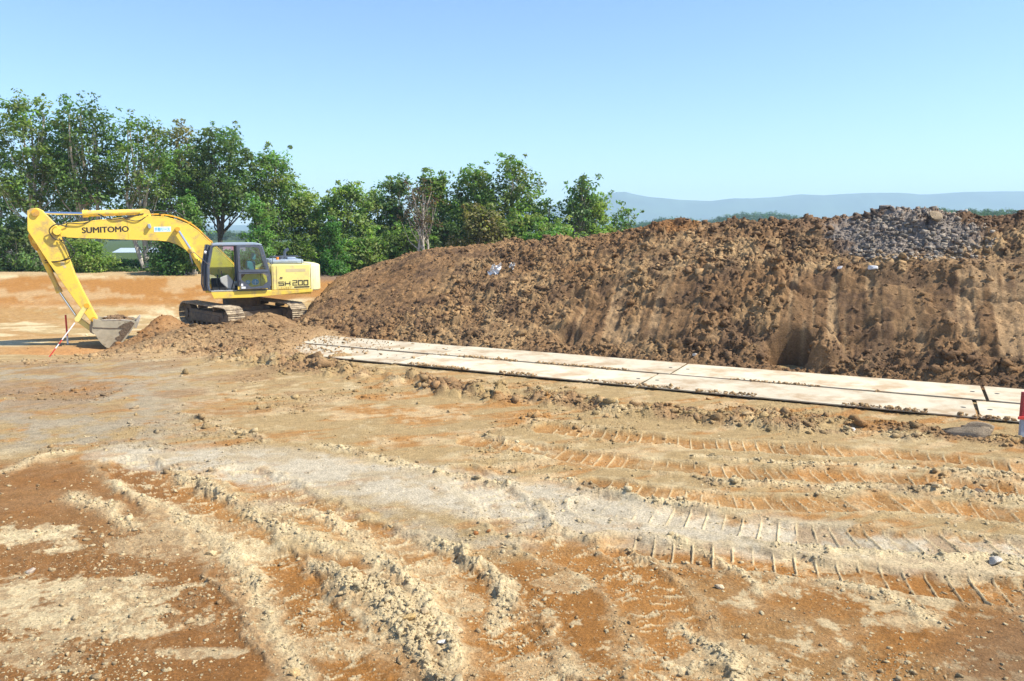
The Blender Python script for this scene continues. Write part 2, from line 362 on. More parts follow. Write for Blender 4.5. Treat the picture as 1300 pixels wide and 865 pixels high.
    rx = wx + .07 * (fbm(X * 8, Y * 8, 211, 4, .6) - .5) * 2; ry = wy + .07 * (fbm(X * 8, Y * 8, 217, 4, .6) - .5) * 2
    for (pts, hw, ht, dn) in RIDGES:
        d, s = polydist(rx, ry, pts, hw * 3 + .2)
        w = hw * (.6 + .9 * fbm(s * 1.6, s * 0 + ht * 50, 81, 3))
        q = np.exp(-(d / w) ** 2) * (np.abs(d) < 50)
        var = sm(.25, .5, fbm(s * 1.3, s * 0 + 9, 82, 2))
        hh += ht * .68 * q * (.25 + .75 * var) * (.45 + 1.1 * fbm(X * 6, Y * 6, 84, 3, .6)); cl += dn * q * 1.1; pl += q * .95
    for (pts, hw, ht) in ROUGH:
        d, s = polydist(wx, wy, pts, hw * 2.2, 3)
        q = (1 - sm(hw * .4, hw, np.abs(d))) * sm(.3, .55, fbm(X * .8, Y * .8, 83, 3))
        hh += ht * q * (.4 + 1.0 * domes(X * 3.1, Y * 3.1, 340, .5)); cl += 1.25 * q; dk = np.maximum(dk, q)
    # loose general litter
    lit = sm(.52, .70, fbm(X * .7, Y * .9, 85, 4)) * .45
    cl += lit * (1 - .6 * np.clip(og, 0, 1))
    cl = np.clip(cl, 0, 1.6)
    hh += cl * .02 * (fbm(X * 12, Y * 12, 330, 4, .65) - .5)
    hh += cl * (.05 * domes(X * 7, Y * 7, 300, .4) + .055 * domes(X * 14, Y * 14, 310, .7) + .045 * domes(X * 31, Y * 31, 320, .75)) * .36
    hh += .014 * stk
    hh += .010 * (fbm(X * 8, Y * 8, 86, 4, .6) - .5) + .035 * (fbm(X * 1.3, Y * 1.3, 87, 3) - .5)
    PX = px[I]; PY = py[I]
    # small combed scratches across the foreground clay
    fgm = sm(690, 720, PY)
    hh += fgm * .012 * (fbm((X * .8 + Y * .5) * 9, (Y * .8 - X * .5) * 2.2, 88, 3) - .5)
    # colour
    c = np.repeat(TAN[None, :], len(X), 0)
    n1 = fbm(X * .5, Y * .5, 401, 4); n2 = fbm(X * 2.4, Y * 2.4, 405, 5, .6); n3 = fbm((X * .9 + Y * .45) * .8, (Y * .9 - X * .45) * 4.5, 409, 4)
    n4 = fbm(X * 9, Y * 9, 411, 4, .6)
    c = mixc(c, ORANGE * 1.15, sm(.47, .6, n3 * .7 + n1 * .3) * .75 * sm(440, 500, PY))
    c = mixc(c, PALE, sm(.5, .66, n2 * .6 + n3 * .4) * .6)
    c = mixc(c, ORANGE * .88, fgm * (.72 + .45 * sm(.35, .6, n1)) * (1 - .1 * n2)); c = mixc(c, PALE, fgm * sm(.56, .66, n4 * .5 + n2 * .5) * .75)
    c = mixc(c, ORANGE * 1.08, np.clip(og, 0, 1) * .85)
    fl = (1 - sm(170, 240, PX - (PY - 600) * .8)) * sm(575, 600, PY)
    c = mixc(c, np.array([.22, .10, .03]), fl * .85)
    greyish = (1 - sm(150, 330, PX)) * sm(440, 470, PY) * (1 - sm(560, 585, PY))
    c = mixc(c, GREY * .62, greyish * .75 * sm(.35, .6, n2)); c = mixc(c, BROWN * 1.3, (1 - sm(330, 480, PX)) * sm(436, 450, PY) * (1 - sm(500, 545, PY)) * sm(.45, .62, fbm(X * 1.2, Y * 1.2, 415, 4)) * .6)
    # grey-white dried band
    bd, bs = polydist(wx, wy, P((1440, 730), (1300, 706), (1190, 702), (1050, 690), (900, 668), (700, 642), (520, 612), (330, 592), (150, 578)), 1.5)
    bw = np.interp(PX, [100, 300, 500, 700, 900, 1100, 1300], [.4, .9, .85, .95, .7, .55, .5])
    band = (1 - sm(bw * .6, bw * 1.1, np.abs(bd) + .9 * (n2 - .5) + .5 * (n3 - .5))) * sm(.25, .42, n2 * .6 + n1 * .4 + .15)
    c = mixc(c, GREY * (.98), band * (.5 + .5 * sm(.35, .55, n2)))
    hh -= .0 * band
    b2d, _ = polydist(wx, wy, P((340, 640), (430, 640), (560, 680), (640, 690)), 1.0)
    c = mixc(c, GREY * .72, .6 * (1 - sm(.1, .45, np.abs(b2d))) * sm(.4, .6, n2))
    for (a, b, ra, rb, sgm) in PALES:
        q = ((PX - a) / ra) ** 2 + ((PY - b) / rb) ** 2
        c = mixc(c, PALE * 1.08, sgm * (1 - sm(.7, 1.15, q + 3.4 * (n2 - .5) + 2.2 * (n3 - .5) + 2.0 * (n4 - .5))) * (.55 + .45 * sm(.4, .5, n4)))
    c = mixc(c, PALE * 1.08, np.clip(pl, 0, 1) * .9 * sm(500, 600, PY))
    c = mixc(c, PALE * 1.1, np.clip(gr * 1.3 + stk, 0, 1) * .9)
    c = c * pr[:, None]
    rb = np.clip(rough[I] * 2.2, 0, 1)
    c = mixc(c, np.array([.40, .26, .13]), rb * .8)
    hI = heap[I]
    c = mixc(c, np.array([.20, .118, .055]), np.clip(hI * 2.6, 0, .9) * (.6 + .4 * sm(.4, .55, n2)))
    c = mixc(c, np.array([.34, .15, .042]), np.exp(-((X + 12.5) / 1.1) ** 2 - ((Y - 26.0) / 1.6) ** 2) * .9)
    c = mixc(c, np.array([.40, .18, .06]), np.exp(-((X + 15.5) / 2.6) ** 2 - ((Y - 26.6) / 1.1) ** 2) * .8)
    # dark brown clods in the litter
    c = mixc(c, BROWN * 1.2, sm(.60, .72, fbm(X * 3.1, Y * 3.1, 420, 4)) * np.clip(cl, 0, 1) * .55 * (1 - sm(640, 720, PY)))
    c = mixc(c, BROWN * 1.35, dk * sm(.42, .6, fbm(X * 2.6, Y * 2.6, 425, 4)) * .85)
    c = mixc(c, BROWN, np.clip(1.2 - ((PX - 1320) / 150) ** 2 - ((PY - 860) / 110) ** 2, 0, 1) * .75)
    h[I] += hh * sm(2, 4, np.hypot(X, Y)) * (1 - sm(30, 34, np.hypot(X, Y)))
    col = np.repeat(TAN[None, :], len(x), 0)
    qx = x + 5 * (fbm(x * .2, y * .3, 511, 3) - .5); qy = y + 2.2 * (fbm(x * .22, y * .5, 513, 4) - .5) + .12 * x; nf = fbm(qx * .15, qy * .4, 501, 4); nf2 = fbm(qx * .5, qy * 1.1, 503, 5)
    fc = np.repeat((TAN * 1.1)[None, :], len(x), 0)
    fc = mixc(fc, PALE * 1.05, sm(.45, .55, nf2))
    orb = sm(36.5, 38, y + 3 * (nf - .5)) * (1 - sm(42.3, 43.5, y + 2 * (nf2 - .5)))
    fc = mixc(fc, np.array([.335, .155, .040]), orb * .95)  # the orange cut bank
    fc = mixc(fc, PALE, sm(.56, .64, fbm(qx * .35, qy * .9, 505, 5)) * .4)
    fc = mixc(fc, np.array([.34, .18, .055]), sm(.52, .6, fbm(qx * .3, qy * 1.0, 507, 5)) * .7 * (1 - orb))
    fc = mixc(fc, np.array([.42, .30, .16]), sm(43, 44, y))
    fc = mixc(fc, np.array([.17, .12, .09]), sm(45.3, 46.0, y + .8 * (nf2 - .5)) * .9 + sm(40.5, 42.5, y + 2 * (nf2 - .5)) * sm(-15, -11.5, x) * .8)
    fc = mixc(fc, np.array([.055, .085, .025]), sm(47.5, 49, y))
    bl = sm(30, 33, r)
    cc = np.repeat(TAN[None, :], len(x), 0); cc[I] = c
    col = cc * (1 - bl[:, None]) + fc * bl[:, None]
    cf = np.zeros_like(x); cf[I] = cl * sm(3, 5, np.hypot(X, Y)) * (1 - sm(29, 31, Y))
    return h, col, cf

def build_ground():
    rows = [0.0, .8, 1.6, 2.4, 3.0, 3.5, 4.0, 4.4]
    r = 4.4
    while r < 36:
        r += float(np.clip(r * r / 2600, 0.011, 0.065)); rows.append(r)
    while r < 3600:
        r += max(.1, (r - 34) * .05 + .05); rows.append(r)
    rows[-1] = 3600.0; R = np.array(rows[1:])
    a0 = math.radians(90 - 35.5); a1 = math.radians(90 + 35.5)
    A = np.concatenate([np.linspace(a0, a1, 1250), np.linspace(a1, a0 + 2 * math.pi, 90)[1:-1]])
    RR, AA = np.meshgrid(R, A, indexing='ij')
    x = np.concatenate([[0.0], (RR * np.cos(AA)).ravel()]); y = np.concatenate([[0.0], (RR * np.sin(AA)).ravel()])
    h, col, _ = ground(x, y)
    nr, na = len(R), len(A)
    idx = (np.arange(nr * na).reshape(nr, na) + 1)
    a = idx[:-1]; b = idx[1:]; an = np.roll(a, -1, 1); bn = np.roll(b, -1, 1)
    quads = np.stack([a, b, bn, an], -1).reshape(-1, 4)
    f = idx[0]; tri = np.stack([np.zeros_like(f), f, np.roll(f, -1)], -1)
    me = np_mesh('ground', np.stack([x, y, h], 1), [quads, tri], col)
    return tag(link('ground', me, M_SOIL), kind='structure')
build_ground()

def build_mound():
    us = np.arange(CU[0] - .3, CU[-1] + .5, .03); vs = np.concatenate([np.arange(-.7, 7.2, .03), np.arange(7.3, 13, .15)])
    U, Vv = np.meshgrid(us, vs, indexing='ij')
    x = (MO[0] + U * E1[0] + Vv * E2[0]).ravel(); y = (MO[1] + U * E1[1] + Vv * E2[1]).ravel()
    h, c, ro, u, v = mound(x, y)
    gh = np.interp(y, [0, 19, 27], [0, 0, -.1])
    n = np.arange(len(us) * len(vs)).reshape(len(us), len(vs))
    q = np.stack([n[:-1, :-1], n[1:, :-1], n[1:, 1:], n[:-1, 1:]], -1).reshape(-1, 4)
    keep = (h[q] > -.32).any(1); q = q[keep]
    used = np.zeros(len(x), bool); used[q.ravel()] = True; mp = np.cumsum(used) - 1
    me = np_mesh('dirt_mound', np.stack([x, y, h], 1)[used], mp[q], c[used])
    return tag(link('dirt_mound', me, M_MOUND), kind='structure')
build_mound()

# ------------------------------------------------------------------ loose clods (merged lumps, uncountable)
def ico(sub):
    bm = bmesh.new(); bmesh.ops.create_icosphere(bm, subdivisions=sub, radius=1); bm.verts.ensure_lookup_table()
    V = np.array([v.co[:] for v in bm.verts]); Fc = np.array([[v.index for v in f.verts] for f in bm.faces]); bm.free(); return V, Fc
ICO1, ICO2, ICO3 = ico(1), ico(2), ico(3)
def lump_proto(base, rng, jag=.28):
    if len(base[0]) < 100:      # small clods: angular chunks
        bm = bmesh.new()
        for p in rng.normal(size=(11, 3)): p = p / max(np.abs(p).max(), .6) * rng.uniform(.75, 1.0); bm.verts.new(tuple(p))
        r_ = bmesh.ops.convex_hull(bm, input=bm.verts[:]); bmesh.ops.delete(bm, geom=list({e for e in r_['geom_interior'] + r_['geom_unused'] if isinstance(e, bmesh.types.BMVert)}), context='VERTS')
        bmesh.ops.triangulate(bm, faces=bm.faces[:]); bm.verts.index_update()
        V = np.array([v.co[:] for v in bm.verts]); Fc = np.array([[v.index for v in f.verts] for f in bm.faces]); bm.free(); return V, Fc
    V, Fc = base; k = rng.normal(size=(5, 3)) * 1.6; ph = rng.uniform(0, 6.28, 5)
    d = sum(np.sin(V @ k[i] + ph[i]) for i in range(5)) / 5
    W = V * (1 + jag * d[:, None] * 1.9 + rng.normal(size=(len(V), 1)) * jag * .55)
    for _ in range(7):      # shear faces off
        nrm = rng.normal(size=3); nrm /= np.linalg.norm(nrm); t = W @ nrm; lim = rng.uniform(.38, .75)
        W = W - np.clip(t - lim, 0, None)[:, None] * nrm
    return W, Fc
def scatter_lumps(name, px, py, pz, size, col, mat, seed, base=ICO1, kind='stuff'):
    rng = np.random.default_rng(seed); protos = [lump_proto(base, rng) for _ in range(14)]
    n = len(px); which = rng.integers(0, 14, n); Vs = []; Fs = []; Cs = []; off = 0
    ang = rng.uniform(0, 6.28, n); sq = rng.uniform(.5, .95, n); el = rng.uniform(.75, 1.35, n)
    for k in range(14):
        m = np.nonzero(which == k)[0]
        if not len(m): continue
        W, Fc = protos[k]; ca, sa = np.cos(ang[m])[:, None], np.sin(ang[m])[:, None]
        lx = W[None, :, 0] * (size[m] * el[m])[:, None]; ly = W[None, :, 1] * (size[m] / el[m])[:, None]; lz = W[None, :, 2] * (size[m] * sq[m])[:, None]
        X = px[m][:, None] + lx * ca - ly * sa; Y = py[m][:, None] + lx * sa + ly * ca; Z = pz[m][:, None] + lz + (size[m] * sq[m] * .25)[:, None]
        Vs.append(np.stack([X, Y, Z], -1).reshape(-1, 3)); Cs.append(np.repeat(col[m], len(W), 0))
        Fs.append((Fc[None] + (np.arange(len(m)) * len(W))[:, None, None] + off).reshape(-1, 3)); off += len(m) * len(W)
    me = np_mesh(name, np.concatenate(Vs), np.concatenate(Fs), np.concatenate(Cs), smooth=False)
    return tag(link(name, me, mat), kind=kind)
def power(rng, n, lo, hi, a=2.6):
    u = rng.random(n); return (lo ** (1 - a) + u * (hi ** (1 - a) - lo ** (1 - a))) ** (1 / (1 - a))
def clods_ground():
    rng = np.random.default_rng(5); n = 380000
    # even over the view's ground: pick depth with more near the camera
    y = 1 / rng.uniform(1 / 31.0, 1 / 5.0, n) ; x = rng.uniform(-.72, .72, n) * y
    h, col, cf = ground(x, y)
    s = power(rng, n, .006, .075, 2.85)
    p = np.clip(cf, 0, 1.5) * .24 * np.clip(y / 11, .6, 1.5) + .017
    s = s * (.6 + .5 * np.clip(cf, 0, 1.2)) * np.clip(y / 12, .65, 1.5)
    keep = rng.random(n) < p * 1.85
    u = (x - MO[0]) * E1[0] + (y - MO[1]) * E1[1]; v = (x - MO[0]) * E2[0] + (y - MO[1]) * E2[1]
    keep &= ~((v > -3.75) & (v < -.45) & (x > -6.0)) & (v < .3)
    und = ((x + 9.95) ** 2 + (y - 29) ** 2) < 5.5; keep &= ~und
    x, y, h, col, s = x[keep], y[keep], h[keep], col[keep], s[keep]
    px, py = proj(x, y, h)
    col = col * rng.uniform(.8, 1.2, (len(x), 1)); col = mixc(col, PALE * 1.05, sm(560, 680, py) * rng.uniform(.2, 1, len(x)))
    big = (rng.random(len(x)) < .12) & (py > 445) & (py < 575); s = np.where(big, s * 1.9, s)
    # thin pale chips  of dried clay strewn over the near ground
    m = 26000; fy = 1 / rng.uniform(1 / 14.0, 1 / 5.0, m); fx = rng.uniform(-.72, .72, m) * fy; fh, fc, ff = ground(fx, fy)
    k = rng.random(m) < .10 + .5 * sm(.5, .62, fbm(fx * 1.1, fy * 1.1, 660, 3)); fx, fy, fh = fx[k], fy[k], fh[k]
    fs = power(rng, len(fx), .006, .032, 2.5); fcol = np.repeat(PALE[None], len(fx), 0) * rng.uniform(.8, 1.15, (len(fx), 1))
    # dirt left along the joint between the two rows of plates and spilled on their ends
    q = rng.uniform(-10.5, 10.5, 1500); w = rng.normal(size=1500) * .05 + rng.choice([-.02, .0, .04], 1500); kk = fbm(q * .9, q * 0, 671, 3) > .5
    q, w = q[kk], w[kk]; jx = 2.62 + q * .8896 + (1.594 + w) * .4568; jy = 16.22 - q * .4568 + (1.594 + w) * .8896
    qe = rng.uniform(-8.5, 10.5, 1500); we = rng.normal(size=1500) * .05 + np.abs(rng.normal(size=1500)) * .05; ke = fbm(qe * 1.1, qe * 0, 673, 3) > .47; qe, we = qe[ke], we[ke]
    jx = np.concatenate([jx, 2.62 + qe * .8896 + we * .4568]); jy = np.concatenate([jy, 16.22 - qe * .4568 + we * .8896])
    q2 = rng.uniform(-11.5, -6.0, 900); w2 = rng.uniform(-.1, 3.2, 900); k2 = rng.random(900) < (1 - sm(-10.5, -7, q2)) * .9 + .12; q2, w2 = q2[k2], w2[k2]
    jx = np.concatenate([jx, 2.62 + q2 * .8896 + w2 * .4568]); jy = np.concatenate([jy, 16.22 - q2 * .4568 + w2 * .8896])
    scatter_lumps('plate_dirt', jx, jy, np.full(len(jx), .078), power(rng, len(jx), .012, .06, 2.6), np.repeat([[.40, .27, .14]], len(jx), 0) * rng.uniform(.7, 1.2, (len(jx), 1)), M_SOIL, 18)
    scatter_lumps('clay_chips', fx, fy, fh - fs * .35, fs, fcol, M_SOIL, 16, base=ICO1)
    scatter_lumps('soil_clods', x, y, h, s, col, M_SOIL, 6)
    print('ground clods', len(x))
def clods_mound():
    rng = np.random.default_rng(8); n = 110000
    u = rng.uniform(CU[0] + .5, CU[-1] - 3, n); v = rng.uniform(-.5, 7.6, n)
    x = MO[0] + u * E1[0] + v * E2[0]; y = MO[1] + u * E1[1] + v * E2[1]
    h, c, ro, u, v = mound(x, y)
    fb = sm(.35, .6, fbm(u * 1.2, v * 1.2, 600, 3))
    foot = np.exp(-((v - .15) / .35) ** 2)
    keep = (rng.random(n) < .04 + .46 * ro ** 1.6 * (.35 + .65 * fb) + .35 * foot) & (h > -.05)
    x, y, h, c, ro = x[keep], y[keep], h[keep], c[keep], ro[keep]
    s = power(rng, len(x), .016, .15, 2.7) * (.6 + .4 * ro)
    c = c * rng.uniform(.75, 1.35, (len(x), 1))
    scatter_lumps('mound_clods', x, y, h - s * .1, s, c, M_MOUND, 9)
    # grey rubble tipped on top, spilling over the brown soil
    n = 30000; u = rng.uniform(3, 14, n); v = rng.uniform(3.2, 7.2, n); x = MO[0] + u * E1[0] + v * E2[0]; y = MO[1] + u * E1[1] + v * E2[1]
    h = mound(x, y)[0]; px, py = proj(x, y, h); gp = ((px - 1150) / 98) ** 2 + ((py - 302) / 32) ** 2
    k = rng.random(n) < .5 * (1 - sm(.5, 1.8, gp + .8 * (fbm(u * 1.5, v * 1.5, 680, 3) - .5))); m = int(k.sum())
    scatter_lumps('grey_rubble', x[k], y[k], h[k], power(rng, m, .012, .11, 2.5), np.array([[.30, .255, .20]]) * rng.uniform(.7, 1.3, (m, 1)), M_MOUND, 19)
clods_ground(); clods_mound()


# ------------------------------------------------------------------ mesh builder for made things
HOUSE = False
def lift(z): return float(np.interp(z, [.80, 1.02, 1.10, 1.27, 1.5, 2.0, 3.1], [1.13, 1.37, 1.40, 1.43, 1.58, 2.02, 3.1]))   # the house sits high over the tracks
class MB:
    def __init__(s): s.v = []; s.f = []; s.M = Matrix.Identity(4)
    def add(s, vs, fs):
        o = len(s.v); s.v += [tuple(s.M @ Vector(p)) for p in vs]; s.f += [tuple(i + o for i in f) for f in fs]; return s
    def box(s, x0, x1, y0, y1, z0, z1, b=0.0):
        if b <= 0:
            vs = [(x, y, z) for x in (x0, x1) for y in (y0, y1) for z in (z0, z1)]
            return s.add(vs, [(0, 1, 3, 2), (4, 6, 7, 5), (0, 4, 5, 1), (2, 3, 7, 6), (0, 2, 6, 4), (1, 5, 7, 3)])
        bm = bmesh.new(); bmesh.ops.create_cube(bm, size=1)
        for v in bm.verts: v.co = Vector(((x0 + x1) / 2 + v.co.x * (x1 - x0), (y0 + y1) / 2 + v.co.y * (y1 - y0), (z0 + z1) / 2 + v.co.z * (z1 - z0)))
        bmesh.ops.bevel(bm, geom=bm.edges[:], offset=b, segments=2, affect='EDGES', profile=.5)
        return s.bm(bm)
    def bm(s, bm):
        bm.verts.index_update(); s.add([v.co[:] for v in bm.verts], [tuple(v.index for v in f.verts) for f in bm.faces]); bm.free(); return s
    def prism(s, pts, y0, y1, b=0.0):
        """outline in x,z pushed from y0 to y1"""
        n = len(pts); bm = bmesh.new()
        A = [bm.verts.new((p[0], y0, p[1])) for p in pts]; B = [bm.verts.new((p[0], y1, p[1])) for p in pts]
        bm.faces.new(A); bm.faces.new(B[::-1])
        for i in range(n): bm.faces.new((A[i], B[i], B[(i + 1) % n], A[(i + 1) % n]))
        bmesh.ops.recalc_face_normals(bm, faces=bm.faces)
        if b: bmesh.ops.bevel(bm, geom=[e for e in bm.edges], offset=b, segments=2, affect='EDGES', profile=.5)
        bmesh.ops.triangulate(bm, faces=[f for f in bm.faces if len(f.verts) > 4])
        return s.bm(bm)
    def prism_h(s, pts, z0, z1, b=0.0):
        n = len(pts); bm = bmesh.new()
        A = [bm.verts.new((p[0], p[1], z0)) for p in pts]; B = [bm.verts.new((p[0], p[1], z1)) for p in pts]
        bm.faces.new(A); bm.faces.new(B[::-1])
        for i in range(n): bm.faces.new((A[i], B[i], B[(i + 1) % n], A[(i + 1) % n]))
        bmesh.ops.recalc_face_normals(bm, faces=bm.faces)
        if b: bmesh.ops.bevel(bm, geom=[e for e in bm.edges], offset=b, segments=3, affect='EDGES', profile=.5)
        bmesh.ops.triangulate(bm, faces=[f for f in bm.faces if len(f.verts) > 4])
        return s.bm(bm)
    def ring(s, outer, inner, y0, y1):
        n = len(outer); vs = []; fs = []
        for y in (y0, y1): vs += [(p[0], y, p[1]) for p in outer] + [(p[0], y, p[1]) for p in inner]
        for i in range(n):
            j = (i + 1) % n; a, b, c, d = i, j, n + j, n + i
            fs += [(a, b, c, d), (2 * n + a, 2 * n + d, 2 * n + c, 2 * n + b), (a, 2 * n + a, 2 * n + b, b), (d, c, 2 * n + c, 2 * n + d)]
        return s.add(vs, fs)
    def tube(s, pts, r, n=8, cap=True):
        P_ = [Vector(p) for p in pts]; R_ = r if isinstance(r, (list, tuple)) else [r] * len(P_); vs = []; fs = []
        up = Vector((0, 0, 1)); prev = None
        for i, p in enumerate(P_):
            t = (P_[min(i + 1, len(P_) - 1)] - P_[max(i - 1, 0)]).normalized()
            a = prev if prev is not None else (up if abs(t.z) < .9 else Vector((1, 0, 0)))
            a = (a - t * a.dot(t)).normalized(); prev = a; b = t.cross(a)
            for k in range(n):
                q = 2 * math.pi * k / n; vs.append(tuple(p + (a * math.cos(q) + b * math.sin(q)) * R_[i]))
        for i in range(len(P_) - 1):
            for k in range(n):
                k2 = (k + 1) % n; fs.append((i * n + k, i * n + k2, (i + 1) * n + k2, (i + 1) * n + k))
        if cap: fs += [tuple(range(n))[::-1], tuple((len(P_) - 1) * n + k for k in range(n))]
        return s.add(vs, fs)
    def cyl(s, a, b, r, n=20): return s.tube([a, b], r, n)
    def build(s, name, mat, parent=None, smooth=20):
        if HOUSE: s.v = [(p[0], p[1], lift(p[2])) for p in s.v]
        me = bpy.data.meshes.new(name); me.from_pydata(s.v, [], s.f); me.update()
        o = link(name, me, mat, parent)
        if smooth:
            try: me.shade_smooth(); me.set_sharp_from_angle(angle=math.radians(smooth))
            except Exception: pass
        return o
def arc(cx, cz, r, a0, a1, n):
    return [(cx + r * math.cos(math.radians(a0 + (a1 - a0) * i / n)), cz + r * math.sin(math.radians(a0 + (a1 - a0) * i / n))) for i in range(n + 1)]
def local_pts(pts, n=4): return [tuple(p) for p in catmull(pts, n)]

M = {}
YEL = (0.84, 0.59, 0.075)
M['yellow'] = flat_mat('yellow_paint', YEL, .42, var=.05, vscale=1.4, coat=.15, dirt=(.46, .32, .14), dirt_amt=.26, dscale=1.9)
M['pale_yellow'] = flat_mat('faded_yellow_paint', (.84, .70, .22), .45, var=.05, vscale=1.4, dirt=(.62, .48, .24), dirt_amt=.24, dscale=2)
M['cream'] = flat_mat('cream_paint', (.86, .78, .42), .45, var=.04, vscale=2, dirt=(.6, .5, .3), dirt_amt=.1)
M['orange_paint'] = flat_mat('pipe_paint', (.72, .38, .03), .45, var=.08, vscale=5, dirt=(.3, .2, .1), dirt_amt=.2)
M['black'] = flat_mat('black_rubber', (.018, .018, .02), .55, var=.2)
M['frame'] = flat_mat('cab_grey_paint', (.075, .09, .12), .38, var=.1, coat=.3, dirt=(.25, .2, .14), dirt_amt=.08)
M['roof'] = flat_mat('roof_grey_paint', (.30, .36, .43), .4, var=.08, coat=.2, dirt=(.4, .35, .27), dirt_amt=.15)
M['steel'] = flat_mat('chrome', (.78, .80, .84), .16, metal=1.0, var=.03)
M['dusty_steel'] = flat_mat('dusty_track_steel', (.40, .32, .21), .8, metal=0.0, var=.25, vscale=9, bump=.3, dirt=(.13, .09, .06), dirt_amt=.3, dscale=6)
M['muddy'] = flat_mat('muddy_frame_steel', (.12, .092, .066), .85, var=.3, vscale=7, bump=.4, dirt=(.20, .14, .08), dirt_amt=.3, dscale=4)
M['bucket'] = flat_mat('bucket_steel', (.38, .33, .23), .75, var=.15, vscale=5, bump=.2, dirt=(.14, .10, .06), dirt_amt=.2, dscale=2.2)
M['caked'] = flat_mat('caked_mud', (.13, .09, .055), .95, var=.4, vscale=16, bump=1.0)
M['worn'] = flat_mat('worn_steel', (.40, .36, .29), .65, metal=.0, var=.15, vscale=9, dirt=(.3, .2, .12), dirt_amt=.25, dscale=5)
M['seat'] = flat_mat('seat_fabric', (.42, .42, .38), .9, var=.1)
M['teal'] = flat_mat('teal_fabric', (.05, .22, .24), .8, var=.1)
M['dark'] = flat_mat('dark_interior', (.03, .032, .036), .7, var=.2)
M['ink'] = flat_mat('black_lettering', (.03, .024, .02), .5, var=.1)
M['ochre'] = flat_mat('ochre_lettering', (.50, .30, .02), .5, var=.1)
M['white'] = flat_mat('white_paint', (.8, .8, .78), .5, var=.05)
M['paleblue'] = flat_mat('pale_blue_sticker', (.66, .80, .80), .5, var=.05)
M['blue'] = flat_mat('blue_sticker', (.04, .36, .62), .5, var=.05)
M['cyan'] = flat_mat('cyan_lettering', (.10, .50, .68), .5, var=.05)
M['red'] = flat_mat('red_paint', (.58, .05, .035), .5, var=.12)
M['amber'] = flat_mat('amber_plastic', (.9, .25, .02), .3, var=.03)
M['fade'] = flat_mat('faded_sticker', (.62, .50, .26), .6, var=.05)
def glass_mat():
    m, N, L, B = new_mat('tinted_glass'); N.remove(B); out = [n for n in N if n.type == 'OUTPUT_MATERIAL'][0]
    t = N.new('ShaderNodeBsdfTransparent'); t.inputs[0].default_value = (.76, .90, .94, 1)
    g = N.new('ShaderNodeBsdfGlossy'); g.inputs['Roughness'].default_value = .04; g.inputs[0].default_value = (.9, .95, 1, 1)
    fr = N.new('ShaderNodeFresnel'); fr.inputs[0].default_value = 1.5; mx = N.new('ShaderNodeMixShader')
    tc = N.new('ShaderNodeTexCoord'); nz = N.new('ShaderNodeTexNoise'); nz.inputs['Scale'].default_value = 3; nz.inputs['Detail'].default_value = 5; L.new(tc.outputs['Object'], nz.inputs['Vector'])
    ml = N.new('ShaderNodeMath'); ml.operation = 'MULTIPLY_ADD'; L.new(nz.outputs['Fac'], ml.inputs[0]); ml.inputs[1].default_value = .06; L.new(fr.outputs[0], ml.inputs[2])
    L.new(ml.outputs[0], mx.inputs[0]); L.new(t.outputs[0], mx.inputs[1]); L.new(g.outputs[0], mx.inputs[2]); L.new(mx.outputs[0], out.inputs[0]); return m
M['glass'] = glass_mat()

# ------------------------------------------------------------------ the excavator (x forward, y to its left, z up)
def text_mesh(name, txt, mat, parent, origin, length, height, bold=.0, slope=0.0, thick=.004, bold2=0):
    cu = bpy.data.curves.new(name, 'FONT'); cu.body = txt; cu.size = 1.0; cu.offset = bold; cu.extrude = .003; cu.resolution_u = 4
    o = bpy.data.objects.new('tmp', cu); C.objects.link(o); dg = bpy.context.evaluated_depsgraph_get(); dg.update()
    me = bpy.data.meshes.new_from_object(o.evaluated_get(dg)); bpy.data.objects.remove(o); bpy.data.curves.remove(cu)
    co = np.array([v.co[:] for v in me.vertices]); mn = co.min(0); mx = co.max(0)
    sx = length / (mx[0] - mn[0]); sz = height / (mx[1] - mn[1])
    for v in me.vertices:
        a = (v.co.x - mn[0]) * sx; b = (v.co.y - mn[1]) * sz; t = (v.co.z - mn[2]) / max(1e-6, mx[2] - mn[2])
        v.co = (origin[0] - a, origin[1] + t * thick, origin[2] + b + a * slope)
    if bold2:       # heavier strokes: the outline repeated a little to each side, each a hair deeper
        vs = [v.co.copy() for v in me.vertices]; fs = [tuple(p.vertices) for p in me.polygons]; V = []; Fl = []
        for k, (dx, dz) in enumerate(((0, 0), (bold2, 0), (-bold2, 0), (0, bold2 * .6), (0, -bold2 * .6))):
            o_ = len(V); V += [(c.x + dx, c.y - .0007 * k, c.z + dz) for c in vs]; Fl += [tuple(i + o_ for i in f) for f in fs]
        me = bpy.data.meshes.new(name); me.from_pydata(V, [], Fl)
    me.name = name; me.materials.clear(); me.update()
    return link(name, me, mat, parent)

